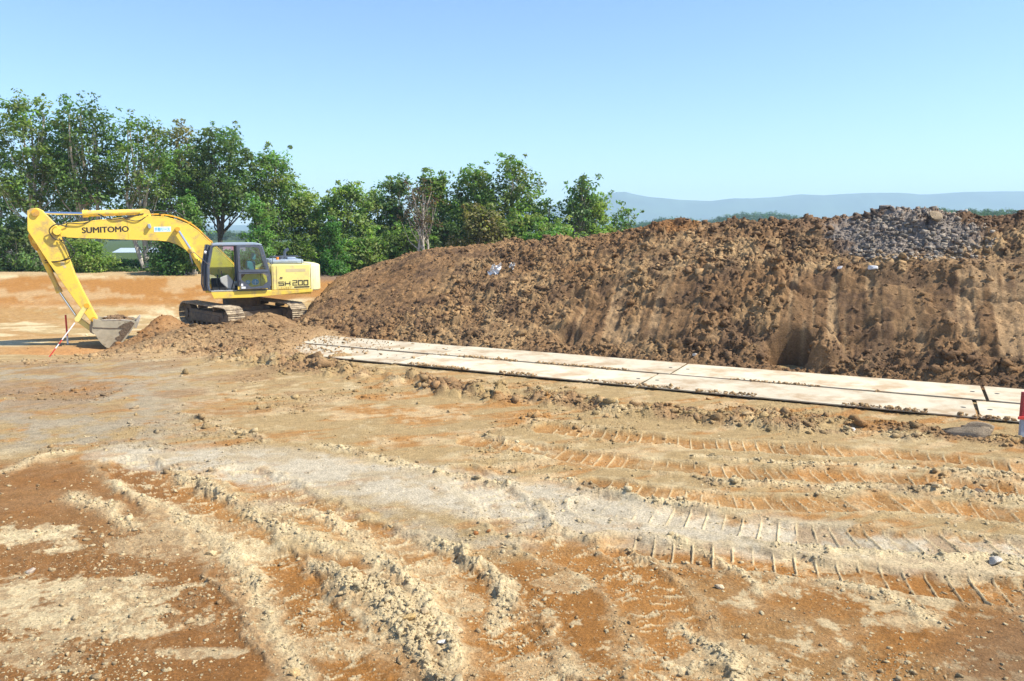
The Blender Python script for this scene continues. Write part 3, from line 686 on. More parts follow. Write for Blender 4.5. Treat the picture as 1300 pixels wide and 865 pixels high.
EX = empty('excavator', (-9.95, 29.2, -0.25), math.radians(204), 'yellow crawler excavator with its bucket down, digging beside the spoil mound', 'excavator')
def build_excavator():
    global HOUSE
    R = EX
    # undercarriage, turned under the house
    T = Matrix.Translation((0, 0, .02)) @ Matrix.Rotation(math.radians(111), 4, 'Z')
    L2, rw, zc = 1.62, .35, .43
    def stadium(r, n=10, zlo=0):
        pts = []
        for i in range(n + 1): a = -math.pi / 2 + math.pi * i / n; pts.append((L2 + r * math.cos(a), zc + r * math.sin(a)))
        for i in range(n + 1): a = math.pi / 2 + math.pi * i / n; pts.append((-L2 + r * math.cos(a), zc + r * math.sin(a)))
        return pts
    for sgn in (-1, 1):
        yc = sgn * 1.2
        b = MB(); b.M = T
        # shoes around the loop
        path = stadium(rw + .03, 14); seg = []; per = 0
        for i in range(len(path)):
            a = path[i]; c = path[(i + 1) % len(path)]; l = math.hypot(c[0] - a[0], c[1] - a[1]); seg.append((per, l, a, c)); per += l
        ns = 46
        for k in range(ns):
            s_ = per * (k + .5) / ns
            for (p0, l, a, c) in seg:
                if p0 <= s_ <= p0 + l + 1e-9 and l > 0: break
            t = (s_ - p0) / l; x = a[0] + (c[0] - a[0]) * t; z = a[1] + (c[1] - a[1]) * t; tx, tz = (c[0] - a[0]) / l, (c[1] - a[1]) / l; nx, nz = tz, -tx
            hw = per / ns * .5
            def q(u, w): return (x + tx * u + nx * w, z + tz * u + nz * w)
            prof = [q(-hw, .0), q(-hw, .02), q(-hw + .02, .055), q(-hw + .035, .022), q(-.012, .022), q(0, .05), q(.012, .022), q(hw - .035, .022), q(hw - .02, .05), q(hw - .008, .02), q(hw - .008, 0)]
            b.prism(prof, yc - .3, yc + .3)
        tr = b.build('track', M['dusty_steel'], R, 25)
        f = MB(); f.M = T
        inner = sgn * .0
        f.prism([(-1.35, .20), (1.35, .20), (1.45, .34), (1.30, .62), (-1.30, .62), (-1.5, .34)], yc - .17, yc + .17, .02)
        f.prism([(-1.1, .26), (1.1, .26), (1.1, .50), (-1.1, .50)], yc - .20, yc + .20, .015)
        f.build('track_frame', M['muddy'], tr)
        for xx, r_, nm in ((L2, .34, 'idler'), (-L2, .35, 'sprocket')):
            w = MB(); w.M = T; w.cyl((xx, yc - .12, zc), (xx, yc + .12, zc), r_, 28); w.cyl((xx, yc - .19, zc), (xx, yc + .19, zc), .16, 20); w.build(nm, M['muddy'], tr)
        for k in range(7):
            w = MB(); w.M = T; xx = -1.2 + k * .4; w.cyl((xx, yc - .16, .15), (xx, yc + .16, .15), .085, 14); w.build('roller', M['muddy'], tr)
        for k in (-.6, .6):
            w = MB(); w.M = T; w.cyl((k, yc - .16, .72), (k, yc + .16, .72), .07, 14); w.build('carrier_roller', M['muddy'], tr)
    b = MB(); b.M = T
    b.box(-.75, .75, -.72, .72, .40, .74, .04); b.box(-1.1, -.65, -1.05, 1.05, .34, .60, .03); b.box(.65, 1.1, -1.05, 1.05, .34, .60, .03)
    b.build('car_body', M['muddy'], R)
    b = MB(); b.cyl((0, 0, .72), (0, 0, 1.24), .66, 36); b.build('swing_ring', M['muddy'], R)
    # house
    HOUSE = True
    b = MB(); b.prism_h([(1.02, .28), (1.02, 1.27), (.9, 1.34), (-2.30, 1.34), (-2.30, -1.34), (1.05, -1.34), (1.20, -.62), (.5, -.5), (.5, .05)], .86, 1.02, .02)
    b.prism([(1.04, .80), (1.12, 1.0), (-2.34, 1.0), (-2.34, .93), (-.2, .80)], 1.335, 1.39, .008)
    b.build('deck', M['yellow'], R)
    b = MB(); b.prism([(-.92, 1.021), (-.92, 2.20), (-.98, 2.26), (-2.29, 2.25), (-2.29, 1.021)], .38, 1.36, .035); b.build('side_cover', M['pale_yellow'], R)
    b = MB()
    for x_ in (-.985, -1.10): b.box(x_ - .006, x_ + .006, 1.358, 1.364, 1.06, 2.19)
    b.box(-2.20, -1.12, 1.358, 1.363, 1.07, 1.08); b.box(-1.30, -1.22, 1.358, 1.378, 1.72, 1.78)
    b.build('door_seam', M['muddy'], R)
    b = MB(); b.prism([(-.9, 1.021), (-.9, 2.18), (-2.29, 2.18), (-2.29, 1.021)], -.40, .375); b.prism([(.2, 1.021), (.2, 1.75), (-.9, 2.2), (-2.29, 2.2), (-2.29, 1.021)], -1.33, -.41, .04)
    b.build('engine_housing', M['yellow'], R)
    b = MB(); b.box(-2.1, -.95, -.7, 1.10, 2.262, 2.42, .045); b.box(-1.9, -1.6, .1, .7, 2.40, 2.49, .03)
    for k in range(8): b.box(-2.02 + k * .13, -1.98 + k * .13, .75, 1.02, 2.42, 2.432)
    b.build('hood', M['roof'], R)
    b = MB(); b.tube([(-1.55, .35, 2.4), (-1.55, .35, 2.66), (-1.60, .35, 2.74), (-1.70, .35, 2.78)], .055, 12); b.build('exhaust', M['frame'], R)
    b = MB(); b.tube([(-1.35, .8, 2.42), (-1.35, .8, 2.56)], .09, 14); b.build('air_intake', M['frame'], R)
    b = MB(); b.cyl((-1.20, 1.0, 2.41), (-1.20, 1.0, 2.52), .05, 12); b.build('beacon', M['amber'], R)
    b = MB()
    for y_ in (.5, 1.2): b.tube([(-1.0, y_, 2.26), (-1.0, y_, 2.5), (-1.02, y_, 2.53), (-2.0, y_, 2.53), (-2.02, y_, 2.26)], .012, 6)
    b.build('handrail', M['frame'], R)
    cw = [(-2.305, 1.36)] + [(-2.305 - .42 * math.sin(a), 1.36 - .55 * (1 - math.cos(a))) for a in np.linspace(.15, 1.5, 7)] + [(-2.76, .35), (-2.78, 0), (-2.76, -.35)]
    cw += [(p[0], -p[1]) for p in cw[:8][::-1]]
    b = MB(); b.prism_h(cw, .96, 2.24, .07); b.build('counterweight', M['cream'], R)
    HOUSE = False
    # SH 200 in wide box strokes
    def strokes(name, segs, x0, z0, sx, sz, w, mat, y=1.366, gap=.0):
        m = MB(); k = 0
        for (a, c_, d, e) in segs:
            p0 = (x0 - a * sx, z0 + c_ * sz); p1 = (x0 - d * sx, z0 + e * sz); k += 1
            xa, xb = min(p0[0], p1[0]) - w / 2, max(p0[0], p1[0]) + w / 2; za, zb = min(p0[1], p1[1]) - w / 2, max(p0[1], p1[1]) + w / 2
            m.box(xa, xb, 1.35, y + .0007 * k, za, zb)
        return m.build(name, mat, R, 0)
    S = lambda o: [(o, 1, o + 1, 1), (o, .5, o, 1), (o, .5, o + 1, .5), (o + 1, 0, o + 1, .5), (o, 0, o + 1, 0)]
    Hh = lambda o: [(o, 0, o, 1), (o + 1, 0, o + 1, 1), (o, .5, o + 1, .5)]
    two = lambda o: [(o, 1, o + 1, 1), (o + 1, .5, o + 1, 1), (o, .5, o + 1, .5), (o, 0, o, .5), (o, 0, o + 1, 0)]
    zero = lambda o: [(o, 0, o, 1), (o + 1, 0, o + 1, 1), (o, 0, o + 1, 0), (o, 1, o + 1, 1)]
    strokes('model_lettering', S(0) + Hh(1.35), -1.17, 1.53, .165, .12, .026, M['ink'])
    strokes('model_lettering', two(0) + zero(1.42) + zero(2.84), -1.66, 1.53, .138, .16, .026, M['ink'])
    b = MB(); b.box(-2.24, -1.70, 1.35, 1.364, 1.425, 1.475); b.build('stripe', M['ink'], R)
    text_mesh('series_lettering', 'LEGEST', M['ochre'], R, (-1.16, 1.360, 1.40), .46, .075, 0)
    b = MB(); b.box(-2.12, -1.42, 1.35, 1.363, 2.00, 2.11); b.build('faded_sticker', M['fade'], R)
    # cab
    HOUSE = True
    cab = MB(); y0, y1 = .42, 1.33
    cab.box(-.86, 1.14, y0, y1, 1.022, 1.10, .01)
    cab.build('cab_floor', M['frame'], R)
    b = MB()
    for y in (y0 + .04, y1 - .04):
        b.tube([(1.16, y, 1.08), (1.20, y, 1.5), (1.16, y, 2.2), (1.02, y, 2.90), (.94, y, 2.97)], .048, 8)
        b.tube([(.20, y, 1.08), (.20, y, 2.97)], .042, 8)
        b.tube([(-.84, y, 1.08), (-.84, y, 2.0), (-.64, y, 2.88), (-.55, y, 2.96)], .048, 8)
        b.tube([(.94, y, 2.965), (-.55, y, 2.965)], .045, 8)
        b.tube([(1.16, y, 1.11), (-.84, y, 1.11)], .04, 8)
    for (x, z) in ((1.16, 1.1), (.96, 2.94), (-.6, 2.93), (-.84, 1.6), (-.80, 2.1)): b.tube([(x, y0 + .04, z), (x, y1 - .04, z)], .045, 8)
    b.build('cab_frame', M['frame'], R)
    b = MB(); b.prism([(1.02, 2.95), (.98, 3.02), (.80, 3.05), (-.45, 3.05), (-.62, 3.0), (-.66, 2.95)], y0 - .01, y1 + .01, .02); b.build('cab_roof', M['roof'], R)
    b = MB(); b.box(-.83, .16, y0, y0 + .03, 1.1, 1.95); b.box(-.86, -.82, y0, y1, 1.1, 2.05); b.build('cab_wall', M['dark'], R)
    b = MB(); b.prism([(.12, 1.15), (.12, 1.70), (-.10, 1.98), (-.45, 2.03), (-.78, 2.0), (-.80, 1.15)], y1 - .055, y1 - .02, .005); g = b.build('cab_side_panel', M['yellow'], R)
    b = MB(); b.box(-.56, -.545, y1 - .02, y1 - .014, 1.2, 2.0); b.build('seam', M['ink'], g)
    for x, r in ((-.12, .085), (-.37, .125)):
        b = MB(); b.cyl((x, y1 - .025, 1.60), (x, y1 - .008, 1.60), r, 24); s = b.build('sticker', M['blue'], g)
        b = MB(); b.tube([(x - r * .8, y1 - .006, 1.60), (x + r * .8, y1 - .006, 1.60)], .008, 6); b.tube([(x, y1 - .004, 1.60 - r * .7), (x, y1 - .004, 1.60 + r * .7)], .012, 6); b.build('sticker_mark', M['paleblue'], s)
    for nm, pts, y in (('window', [(.24, 2.9), (-.56, 2.9), (-.78, 2.1), (.24, 2.1)], y0 + .04), ('window', [(1.12, 1.5), (1.10, 2.2), (.96, 2.9), (.26, 2.9), (.26, 1.5)], y0 + .04)):
        b = MB(); b.prism(pts, y - .004, y + .004); b.build(nm, M['glass'], R)
    b = MB(); b.prism([(1.205, 1.15), (1.225, 1.5), (1.185, 2.2), (1.04, 2.9), (1.03, 2.9), (1.175, 2.2), (1.215, 1.5), (1.195, 1.15)], y0 + .08, y1 - .08); b.build('windscreen', M['glass'], R)
    b = MB(); b.add([(-.85, y0 + .08, 2.05), (-.85, y1 - .08, 2.05), (-.66, y1 - .08, 2.88), (-.66, y0 + .08, 2.88)], [(0, 1, 2, 3)]); b.build('rear_window', M['glass'], R)
    # front guard edge, mirror
    b = MB(); b.tube([(1.30, .46, 1.0), (1.36, .46, 1.5), (1.32, .46, 2.2), (1.16, .46, 2.98)], .03, 6); b.tube([(1.22, .47, 1.0), (1.27, .47, 1.5), (1.24, .47, 2.2), (1.08, .47, 2.98)], .05, 6); b.build('front_guard', M['frame'], R)
    b = MB(); b.tube([(1.16, 1.30, 2.3), (1.42, 1.45, 2.55), (1.62, 1.45, 2.75), (1.72, 1.42, 2.72), (1.74, 1.42, 2.5)], .014, 6); mm = b.build('mirror_arm', M['frame'], R)
    b = MB(); b.M = Matrix.Translation((1.70, 1.42, 2.50)) @ Matrix.Rotation(math.radians(12), 4, 'Y'); b.box(-.02, .02, -.09, .09, -.17, .17, .012); b.build('mirror', M['frame'], mm)
    b = MB(); b.cyl((1.20, 1.36, 2.72), (1.26, 1.36, 2.72), .055, 14); b.build('work_light', M['white'], R)
    # open door folded back along the cab's side
    yd = 1.45
    outer = [(.19, 1.27), (.19, 2.0), (-.80, 2.0), (-.86, 1.42), (-.78, 1.29)]
    b = MB()
    O = [(.20, 2.02), (.20, 2.97), (-.40, 2.98), (-.58, 2.93), (-.66, 2.80), (-.84, 2.02)]
    I = [(.12, 2.10), (.12, 2.88), (-.38, 2.89), (-.50, 2.86), (-.58, 2.76), (-.74, 2.10)]
    b.ring(O, I, yd - .025, yd + .025)
    O = [(.20, 2.02), (-.84, 2.02), (-.885, 1.9), (-.89, 1.45), (-.82, 1.30), (.20, 1.27), (.20, 1.6)]
    I = [(.11, 1.94), (-.60, 1.95), (-.74, 1.85), (-.77, 1.62), (-.62, 1.44), (-.22, 1.38), (.11, 1.72)]
    b.ring(O, I, yd - .03, yd + .03)
    b.box(-.80, .18, yd - .01, yd + .045, 2.0, 2.05, .01)
    d = b.build('door', M['frame'], R)
    b = MB(); b.prism([(.13, 2.09), (.13, 2.89), (-.38, 2.90), (-.52, 2.86), (-.58, 2.76), (-.76, 2.09)], yd - .006, yd + .006); b.build('pane', M['glass'], d)
    b = MB(); b.prism([(.12, 1.95), (-.60, 1.96), (-.75, 1.86), (-.78, 1.62), (-.62, 1.43), (-.22, 1.37), (.12, 1.71)], yd - .006, yd + .006); b.build('pane', M['glass'], d)
    b = MB(); b.box(-.02, .12, yd + .02, yd + .035, 1.31, 1.42); b.box(.06, .13, yd + .02, yd + .034, 1.45, 1.56); b.build('sticker', M['white'], d)
    b = MB(); b.tube([(.15, yd + .05, 1.5), (.15, yd + .09, 1.6), (.15, yd + .05, 1.72)], .012, 6); b.build('handle', M['black'], d)
    b = MB(); b.box(.14, .24, yd - .03, yd + .03, 1.25, 1.45, .008); b.build('hinge', M['yellow'], d)
    b = MB(); b.box(.26, 1.12, y1 - .06, y1 + .03, 1.025, 1.13, .01); b.build('door_sill', M['seat'], R)
    # seat and controls
    st = MB(); st.box(-.15, .38, .62, 1.12, 1.45, 1.60, .05); st = st.build('seat', M['seat'], R)
    b = MB(); b.box(-.42, -.12, .62, 1.12, 1.50, 2.40, .07); b.build('backrest', M['teal'], st)
    b = MB(); b.box(-.45, -.30, .72, 1.02, 2.42, 2.68, .04); b.build('headrest', M['teal'], st)
    b = MB(); b.box(-.1, .3, .68, 1.05, 1.1, 1.46, .02); b.build('seat_base', M['dark'], st)
    b = MB(); b.prism([(.30, 1.30), (.34, 1.62), (.52, 1.92), (.80, 1.80), (.78, 1.62), (.55, 1.30)], 1.12, 1.24, .03); c1 = b.build('control_console', M['seat'], R)
    b = MB(); b.tube([(.70, 1.18, 1.80), (.74, 1.18, 1.98), (.72, 1.18, 2.05)], .018, 8); b.build('lever', M['black'], c1)
    b = MB(); b.box(.55, 1.05, .5, .64, 1.1, 1.75, .03); b.tube([(.80, .8, 1.1), (.88, .8, 1.6), (.84, .8, 1.9)], .02, 6); b.tube([(.80, .95, 1.1), (.88, .95, 1.6), (.84, .95, 1.9)], .02, 6); b.build('travel_levers', M['dark'], R)
    b = MB(); b.tube([(.45, 1.28, 1.12), (.38, 1.28, 1.55), (.26, 1.28, 1.95)], .016, 6); b.build('grab_bar', M['black'], R)
    b = MB(); b.tube([(1.0, 1.2, 1.14), (.85, 1.22, 1.16), (.7, 1.25, 1.14)], .02, 6); b.build('floor_mat', M['white'], R)
    HOUSE = False
    # boom
    Y0, Y1 = -.52, .0
    top = [(5.70, 3.64), (5.45, 3.72), (5.1, 3.74), (3.9, 3.89), (3.35, 3.95), (2.79, 3.96), (2.4, 3.93), (2.03, 3.83), (1.7, 3.69), (1.4, 3.47), (.95, 2.99), (.6, 2.63), (.26, 2.27), (.02, 1.95)]
    foot = arc(.15, 1.78, .2, 130, 290, 5)
    bot = [(.55, 1.66), (.80, 1.80), (1.16, 2.06), (1.46, 2.43), (1.80, 2.80), (2.08, 3.0), (2.35, 3.10), (2.71, 3.14), (3.8, 3.18), (5.14, 3.24), (5.5, 3.26)]
    tip = arc(5.75, 3.45, .185, -100, 100, 8)
    b = MB(); b.prism(top + foot + bot + tip, Y0, Y1, .012); boom = b.build('boom', M['yellow'], R)
    b = MB()
    for y in (Y1 - .012, Y0 - .015):
        b.tube([(p[0], y, p[1]) for p in (top[1:])], .018, 6); b.tube([(p[0], y, p[1]) for p in bot[1:]], .018, 6)
    b.build('weld_flange', M['yellow'], boom)
    b = MB(); b.cyl((5.75, Y0 - .06, 3.45), (5.75, Y1 + .16, 3.45), .12, 24); b.build('tip_pin', M['yellow'], boom)
    b = MB(); b.cyl((2.93, Y1 - .02, 3.60), (2.93, Y1 + .11, 3.60), .055, 14); b.box(2.9, 2.99, Y1, Y1 + .10, 3.6, 3.70, .01); b.build('lamp_bracket', M['roof'], boom)
    b = MB(); b.box(3.62, 3.628, Y1 - .01, Y1 + .0035, 3.20, 3.89); b.build('seam', M['ochre'], boom)
    text_mesh('maker_lettering', 'SUMITOMO', M['ink'], boom, (5.02, Y1 + .001, 3.385), 1.42, .19, 0, .035, bold2=.010)
    b = MB(); b.prism([(2.80, 3.42), (2.80, 3.60), (2.25, 3.61), (2.25, 3.43)], Y1 - .01, Y1 + .004); s = b.build('owner_sticker', M['paleblue'], boom)
    text_mesh('owner_lettering', '多動リース', M['cyan'], s, (2.77, Y1 + .004, 3.455), .48, .12, .02, .01)
    b = MB()
    for k, y in enumerate((-.12, -.20, -.32, -.40)):
        pts = [(3.0, 4.02), (2.6, 4.04), (2.2, 3.98), (1.85, 3.86), (1.5, 3.65), (1.2, 3.36), (.8, 2.92), (.4, 2.50), (.15, 2.2)]
        b.tube([(p[0], y, p[1] + .0) for p in local_pts(pts, 3)], .022, 6)
    for (x, z) in ((2.5, 4.0), (1.62, 3.74), (.95, 3.07)): b.box(x - .05, x + .05, -.46, -.06, z - .03, z + .04, .005)
    b.build('hydraulic_pipes', M['orange_paint'], boom)
    def hose(pts, r=.02, mat='black', parent=boom, nm='hose'): m = MB(); m.tube(local_pts(pts, 6), r, 8); m.build(nm, M[mat], parent)
    hose([(2.6, -.1, 4.05), (2.2, -.1, 4.14), (1.9, -.12, 4.02), (1.8, -.15, 3.84)]); hose([(3.1, -.06, 4.05), (3.6, .03, 3.93), (4.1, .03, 3.86), (4.5, -.08, 4.02)]); hose([(3.0, -.3, 4.05), (2.7, -.3, 4.16), (2.3, -.3, 4.12), (2.1, -.3, 3.94)])
    hose([(2.95, -.02, 4.0), (3.3, .03, 3.80), (3.7, .03, 3.88)], .014)
    hose([(5.45, .02, 3.60), (5.75, .16, 3.68), (5.98, .12, 3.48), (5.85, .10, 3.20), (5.60, .08, 3.15)], .018)
    hose([(5.5, -.02, 3.62), (5.4, .05, 3.72), (5.0, .04, 3.70), (4.7, -.02, 3.82)], .016)
    # arm
    A0, A1 = -.43, -.09
    ar = [(6.58, 4.12), (6.46, 4.20), (6.30, 4.22), (6.16, 4.14), (5.81, 3.70), (5.66, 3.45), (5.64, 3.2), (5.33, 1.96), (4.84, .65), (4.75, .46), (4.78, .37), (4.88, .34), (4.98, .40), (5.08, .57), (5.36, 1.05), (6.07, 2.38), (6.62, 3.48), (6.60, 3.76)]
    b = MB(); b.prism(ar, A0, A1 + .09, .012); arm = b.build('arm', M['yellow'], R)
    for (x, z, r) in ((6.34, 4.06, .115), (5.05, .93, .085), (4.86, .46, .075)):
        b = MB(); b.cyl((x, A0 - .05, z), (x, .06, z), r, 20); b.build('pin_boss', M['orange_paint'], arm)
    b = MB(); b.box(5.62, 5.74, -.01, .004, 2.30, 2.44); b.box(5.58, 5.66, -.01, .0035, 2.22, 2.30); b.build('faded_sticker', M['fade'], arm)
    b = MB(); b.prism([(6.56, 3.42), (6.50, 3.20), (6.36, 2.92), (6.44, 2.80), (6.56, 3.0), (6.64, 3.3)], -.38, -.14, .01); b.build('cylinder_bracket', M['orange_paint'], arm)
    hose([(5.62, .06, 3.25), (5.40, .10, 3.0), (5.30, .10, 2.70), (5.55, .07, 2.50), (5.95, .0, 2.44), (6.2, -.1, 2.48)], .018, parent=arm); hose([(5.72, .06, 3.22), (5.50, .10, 2.9), (5.45, .10, 2.62), (5.75, .07, 2.46), (6.2, -.1, 2.40)], .014, parent=arm)
    def cylinder(nm, a, g, e, r, rr, parent, y=None):
        m = MB(); m.cyl(g, e, r, 20); dv = (Vector(e) - Vector(g)).normalized(); m.cyl(tuple(Vector(g) - dv * .02), tuple(Vector(g) + dv * .16), r * 1.22, 20)
        m.cyl(tuple(Vector(e) + Vector((0, -.13, 0))), tuple(Vector(e) + Vector((0, .13, 0))), r * .95, 18); o = m.build(nm, M['yellow'], parent)
        m = MB(); m.cyl(a, g, rr, 16); m.build('rod', M['steel'], o)
        m = MB(); m.cyl(tuple(Vector(a) + Vector((0, -.12, 0))), tuple(Vector(a) + Vector((0, .12, 0))), rr * 1.7, 16); m.build('rod_eye', M['orange_paint'], o); return o
    cylinder('arm_cylinder', (6.34, -.26, 4.06), (4.97, -.26, 4.04), (3.05, -.26, 4.12), .105, .05, R)
    b = MB(); b.prism([(3.25, 3.90), (2.85, 3.94), (2.92, 4.18), (3.08, 4.22), (3.2, 4.14)], -.44, -.39, .008); b.prism([(3.25, 3.90), (2.85, 3.94), (2.92, 4.18), (3.08, 4.22), (3.2, 4.14)], -.13, -.08, .008); b.build('cylinder_bracket', M['yellow'], boom)
    cylinder('bucket_cylinder', (5.37, -.26, .46), (5.86, -.26, 1.40), (6.45, -.26, 3.12), .085, .045, R)
    for y in (.12, -.64): cylinder('boom_cylinder', (2.04, y, 3.52), (1.66, y, 2.82), (.92, y, 1.30), .085, .048, R)
    b = MB(); b.cyl((2.04, -.74, 3.52), (2.04, .22, 3.52), .06, 16); b.build('cylinder_pin', M['muddy'], boom)
    # linkage and bucket
    b = MB()
    for y in (-.50, .03): b.prism([(4.98, .95), (5.08, 1.02), (5.45, .50), (5.43, .40), (5.33, .38), (5.28, .45)], y - .02, y + .02, .006)
    b.prism([(5.42, .50), (5.44, .40), (5.02, .02), (4.90, .0), (4.88, .10), (5.28, .48)], -.36, -.16, .01); b.build('link', M['pale_yellow'], R)
    side = [(4.86, .50), (4.62, .43), (4.2, .42), (3.66, .40), (3.54, .32), (3.72, .06), (4.02, -.34), (4.22, -.50), (4.44, -.54), (4.66, -.36), (4.82, -.06), (4.93, .06)]
    b = MB()
    for y in (-.82, .28): b.prism(side, y, y + .03, .006)
    sh = catmull([(4.82, .46), (4.93, .10), (4.82, -.08), (4.66, -.38), (4.43, -.56), (4.20, -.51), (4.0, -.35), (3.70, .05), (3.50, .34)], 4)
    for i in range(len(sh) - 1):
        a, c_ = sh[i], sh[i + 1]; t = (c_ - a) / np.linalg.norm(c_ - a); nn = np.array([-t[1], t[0]]) * .028
        b.prism([tuple(a + nn * .0), tuple(c_ + nn * .0), tuple(c_ - nn), tuple(a - nn)], -.83, .32)
    for y in (-.48, -.05): b.prism([(4.70, .42), (4.80, .56), (4.92, .56), (5.02, .16), (5.02, .0), (4.90, -.08), (4.76, .1)], y - .02, y + .02, .006)
    bk = b.build('bucket', M['bucket'], R)
    b = MB(); b.tube([(4.90, .315, .20), (4.4, .315, .15), (3.75, .315, .12)], .016, 6); b.build('wear_strip', M['muddy'], bk)
    for y in (.30, -.81): b = MB(); b.tube([(3.70, y, .38), (4.1, y, .425), (4.6, y, .435)], .022, 6); b.build('side_cutter', M['worn'], bk)
    rg = random.Random(9); edge = [(4.42, -.50), (4.30, -.36), (4.16, -.30), (4.22, -.18), (4.06, -.10), (4.12, .02), (3.98, .10), (4.10, .20), (3.96, .30), (3.70, .36), (3.60, .28), (3.76, .04), (4.04, -.32), (4.24, -.48)]
    edge = [(a + rg.uniform(-.02, .02) * (i not in (0, 9, 10, 11, 12, 13)), c_ + rg.uniform(-.02, .02) * (i < 9)) for i, (a, c_) in enumerate(edge)]
    b = MB(); b.prism(edge, .30, .326); b.build('caked_mud', M['caked'], bk)
    for k in range(5):
        y = -.76 + k * .245; b = MB(); b.prism([(3.62, .12), (3.56, .34), (3.44, .47), (3.41, .45), (3.48, .26), (3.55, .10)], y - .04, y + .04, .008); b.build('tooth', M['worn'], bk)
build_excavator()
def bucket_soil():
    rng = np.random.default_rng(3); ce = math.cos(math.radians(204)); se = math.sin(math.radians(204))
    n = 900; X = rng.uniform(3.72, 4.66, n); Y = rng.uniform(-.76, .25, n); Z = .18 + .30 * np.sin((X - 3.6) / 1.15 * 3.1) * np.cos((Y + .25) * 1.6) + rng.uniform(-.06, .04, n)
    x = -9.95 + X * ce - Y * se; y = 29.2 + X * se + Y * ce; z = -.25 + Z
    s = power(rng, n, .03, .09); col = np.repeat(np.array([[.20, .13, .075]]), n, 0) * rng.uniform(.7, 1.3, (n, 1))
    o = scatter_lumps('soil', x, y, z, s, col, M_MOUND, 4)
bucket_soil()

# ------------------------------------------------------------------ steel road plates
def plate_mat():
    m = flat_mat('dusty_steel_plate', (.55, .48, .345), .8, var=.14, vscale=1.6, dirt=(.40, .29, .17), dirt_amt=.30, dscale=1.1)
    N = m.node_tree.nodes; L = m.node_tree.links; B = N['Principled BSDF']; src = B.inputs['Base Color'].links[0].from_socket
    oi = N.new('ShaderNodeObjectInfo'); r = N.new('ShaderNodeMapRange'); r.inputs['To Min'].default_value = .86; r.inputs['To Max'].default_value = 1.08; L.new(oi.outputs['Random'], r.inputs['Value'])
    v = N.new('ShaderNodeVectorMath'); v.operation = 'SCALE'; L.new(src, v.inputs[0]); L.new(r.outputs[0], v.inputs['Scale']); L.new(v.outputs[0], B.inputs['Base Color'])
    return m
M['plate'] = plate_mat()
def steel_plates():
    e = np.array([8.1 - 2.55, 13.35 - 16.2]); e /= np.linalg.norm(e); nrm = np.array([-e[1], e[0]])
    near0 = np.array([2.62, 16.22]); L_ = 6.096; W = 1.524; rng = random.Random(4)
    names = {('n', 1): 'short-looking pale steel plate at the right frame edge in the near row', ('n', 0): 'long pale steel road plate in the near row, second from the right edge',
             ('n', -1): 'pale steel plate in the near row behind the rough clods, middle of the row', ('n', -2): 'farthest dusty steel plate of the near row, toward the excavator',
             ('f', 1): 'pale steel plate against the mound foot at the right frame edge', ('f', 0): 'long pale steel plate in the far row below the dug hollow',
             ('f', -1): 'pale steel plate in the far row, middle of the strip under the mound', ('f', -2): 'farthest pale steel plate of the far row, nearest the excavator'}
    for row, offn, sh in (('n', 0.0, 0.0), ('f', W + .14, .34)):
        for k in (-2, -1, 0, 1):
            c0 = near0 + e * (k * (L_ + .06) + sh + (.0 if row == 'n' else -.12)) + nrm * offn
            cen = c0 + e * L_ / 2 + nrm * W / 2
            z = float(ground(np.array([cen[0]]), np.array([cen[1]]))[0][0])
            b = MB(); b.box(-L_ / 2, L_ / 2, -W / 2, W / 2, 0, .025, .004)
            o = b.build('steel_plate', M['plate'])
            for sx in (-1, 1):
                m = MB(); m.cyl((sx * (L_ / 2 - .18), 0, .0255), (sx * (L_ / 2 - .18), 0, .028), .045, 16); m.build('lifting_hole', M['dark'], o)
            o.location = (cen[0], cen[1], .042 if k > -2 else .036); ang = math.atan2(e[1], e[0]) + rng.uniform(-.012, .012)
            o.rotation_euler = (rng.uniform(-.004, .004), rng.uniform(-.003, .003), ang)
            tag(o, names[(row, k)], 'steel plate', 'steel plates laid as a haul road')
steel_plates()
# ------------------------------------------------------------------ trees
def leaf_mat(name='leaves'):
    m, N, L, B = new_mat(name)
    a = N.new('ShaderNodeAttribute'); a.attribute_name = 'soil'; L.new(a.outputs['Color'], B.inputs['Base Color'])
    B.inputs['Roughness'].default_value = .5; B.inputs['Specular IOR Level'].default_value = .35
    tr = N.new('ShaderNodeBsdfTranslucent'); vm = N.new('ShaderNodeVectorMath'); vm.operation = 'MULTIPLY'; vm.inputs[1].default_value = (1.3, 1.5, .7)
    L.new(a.outputs['Color'], vm.inputs[0]); L.new(vm.outputs[0], tr.inputs[0])
    mx = N.new('ShaderNodeMixShader'); mx.inputs[0].default_value = .5; out = [n for n in N if n.type == 'OUTPUT_MATERIAL'][0]
    L.new(B.outputs[0], mx.inputs[1]); L.new(tr.outputs[0], mx.inputs[2]); L.new(mx.outputs[0], out.inputs[0]); return m
M['leaf'] = leaf_mat()
M['bark'] = flat_mat('pale_bark', (.42, .37, .30), .9, var=.35, vscale=8, bump=.4)
M['bark_dark'] = flat_mat('dark_bark', (.10, .08, .06), .9, var=.35, vscale=8, bump=.4)
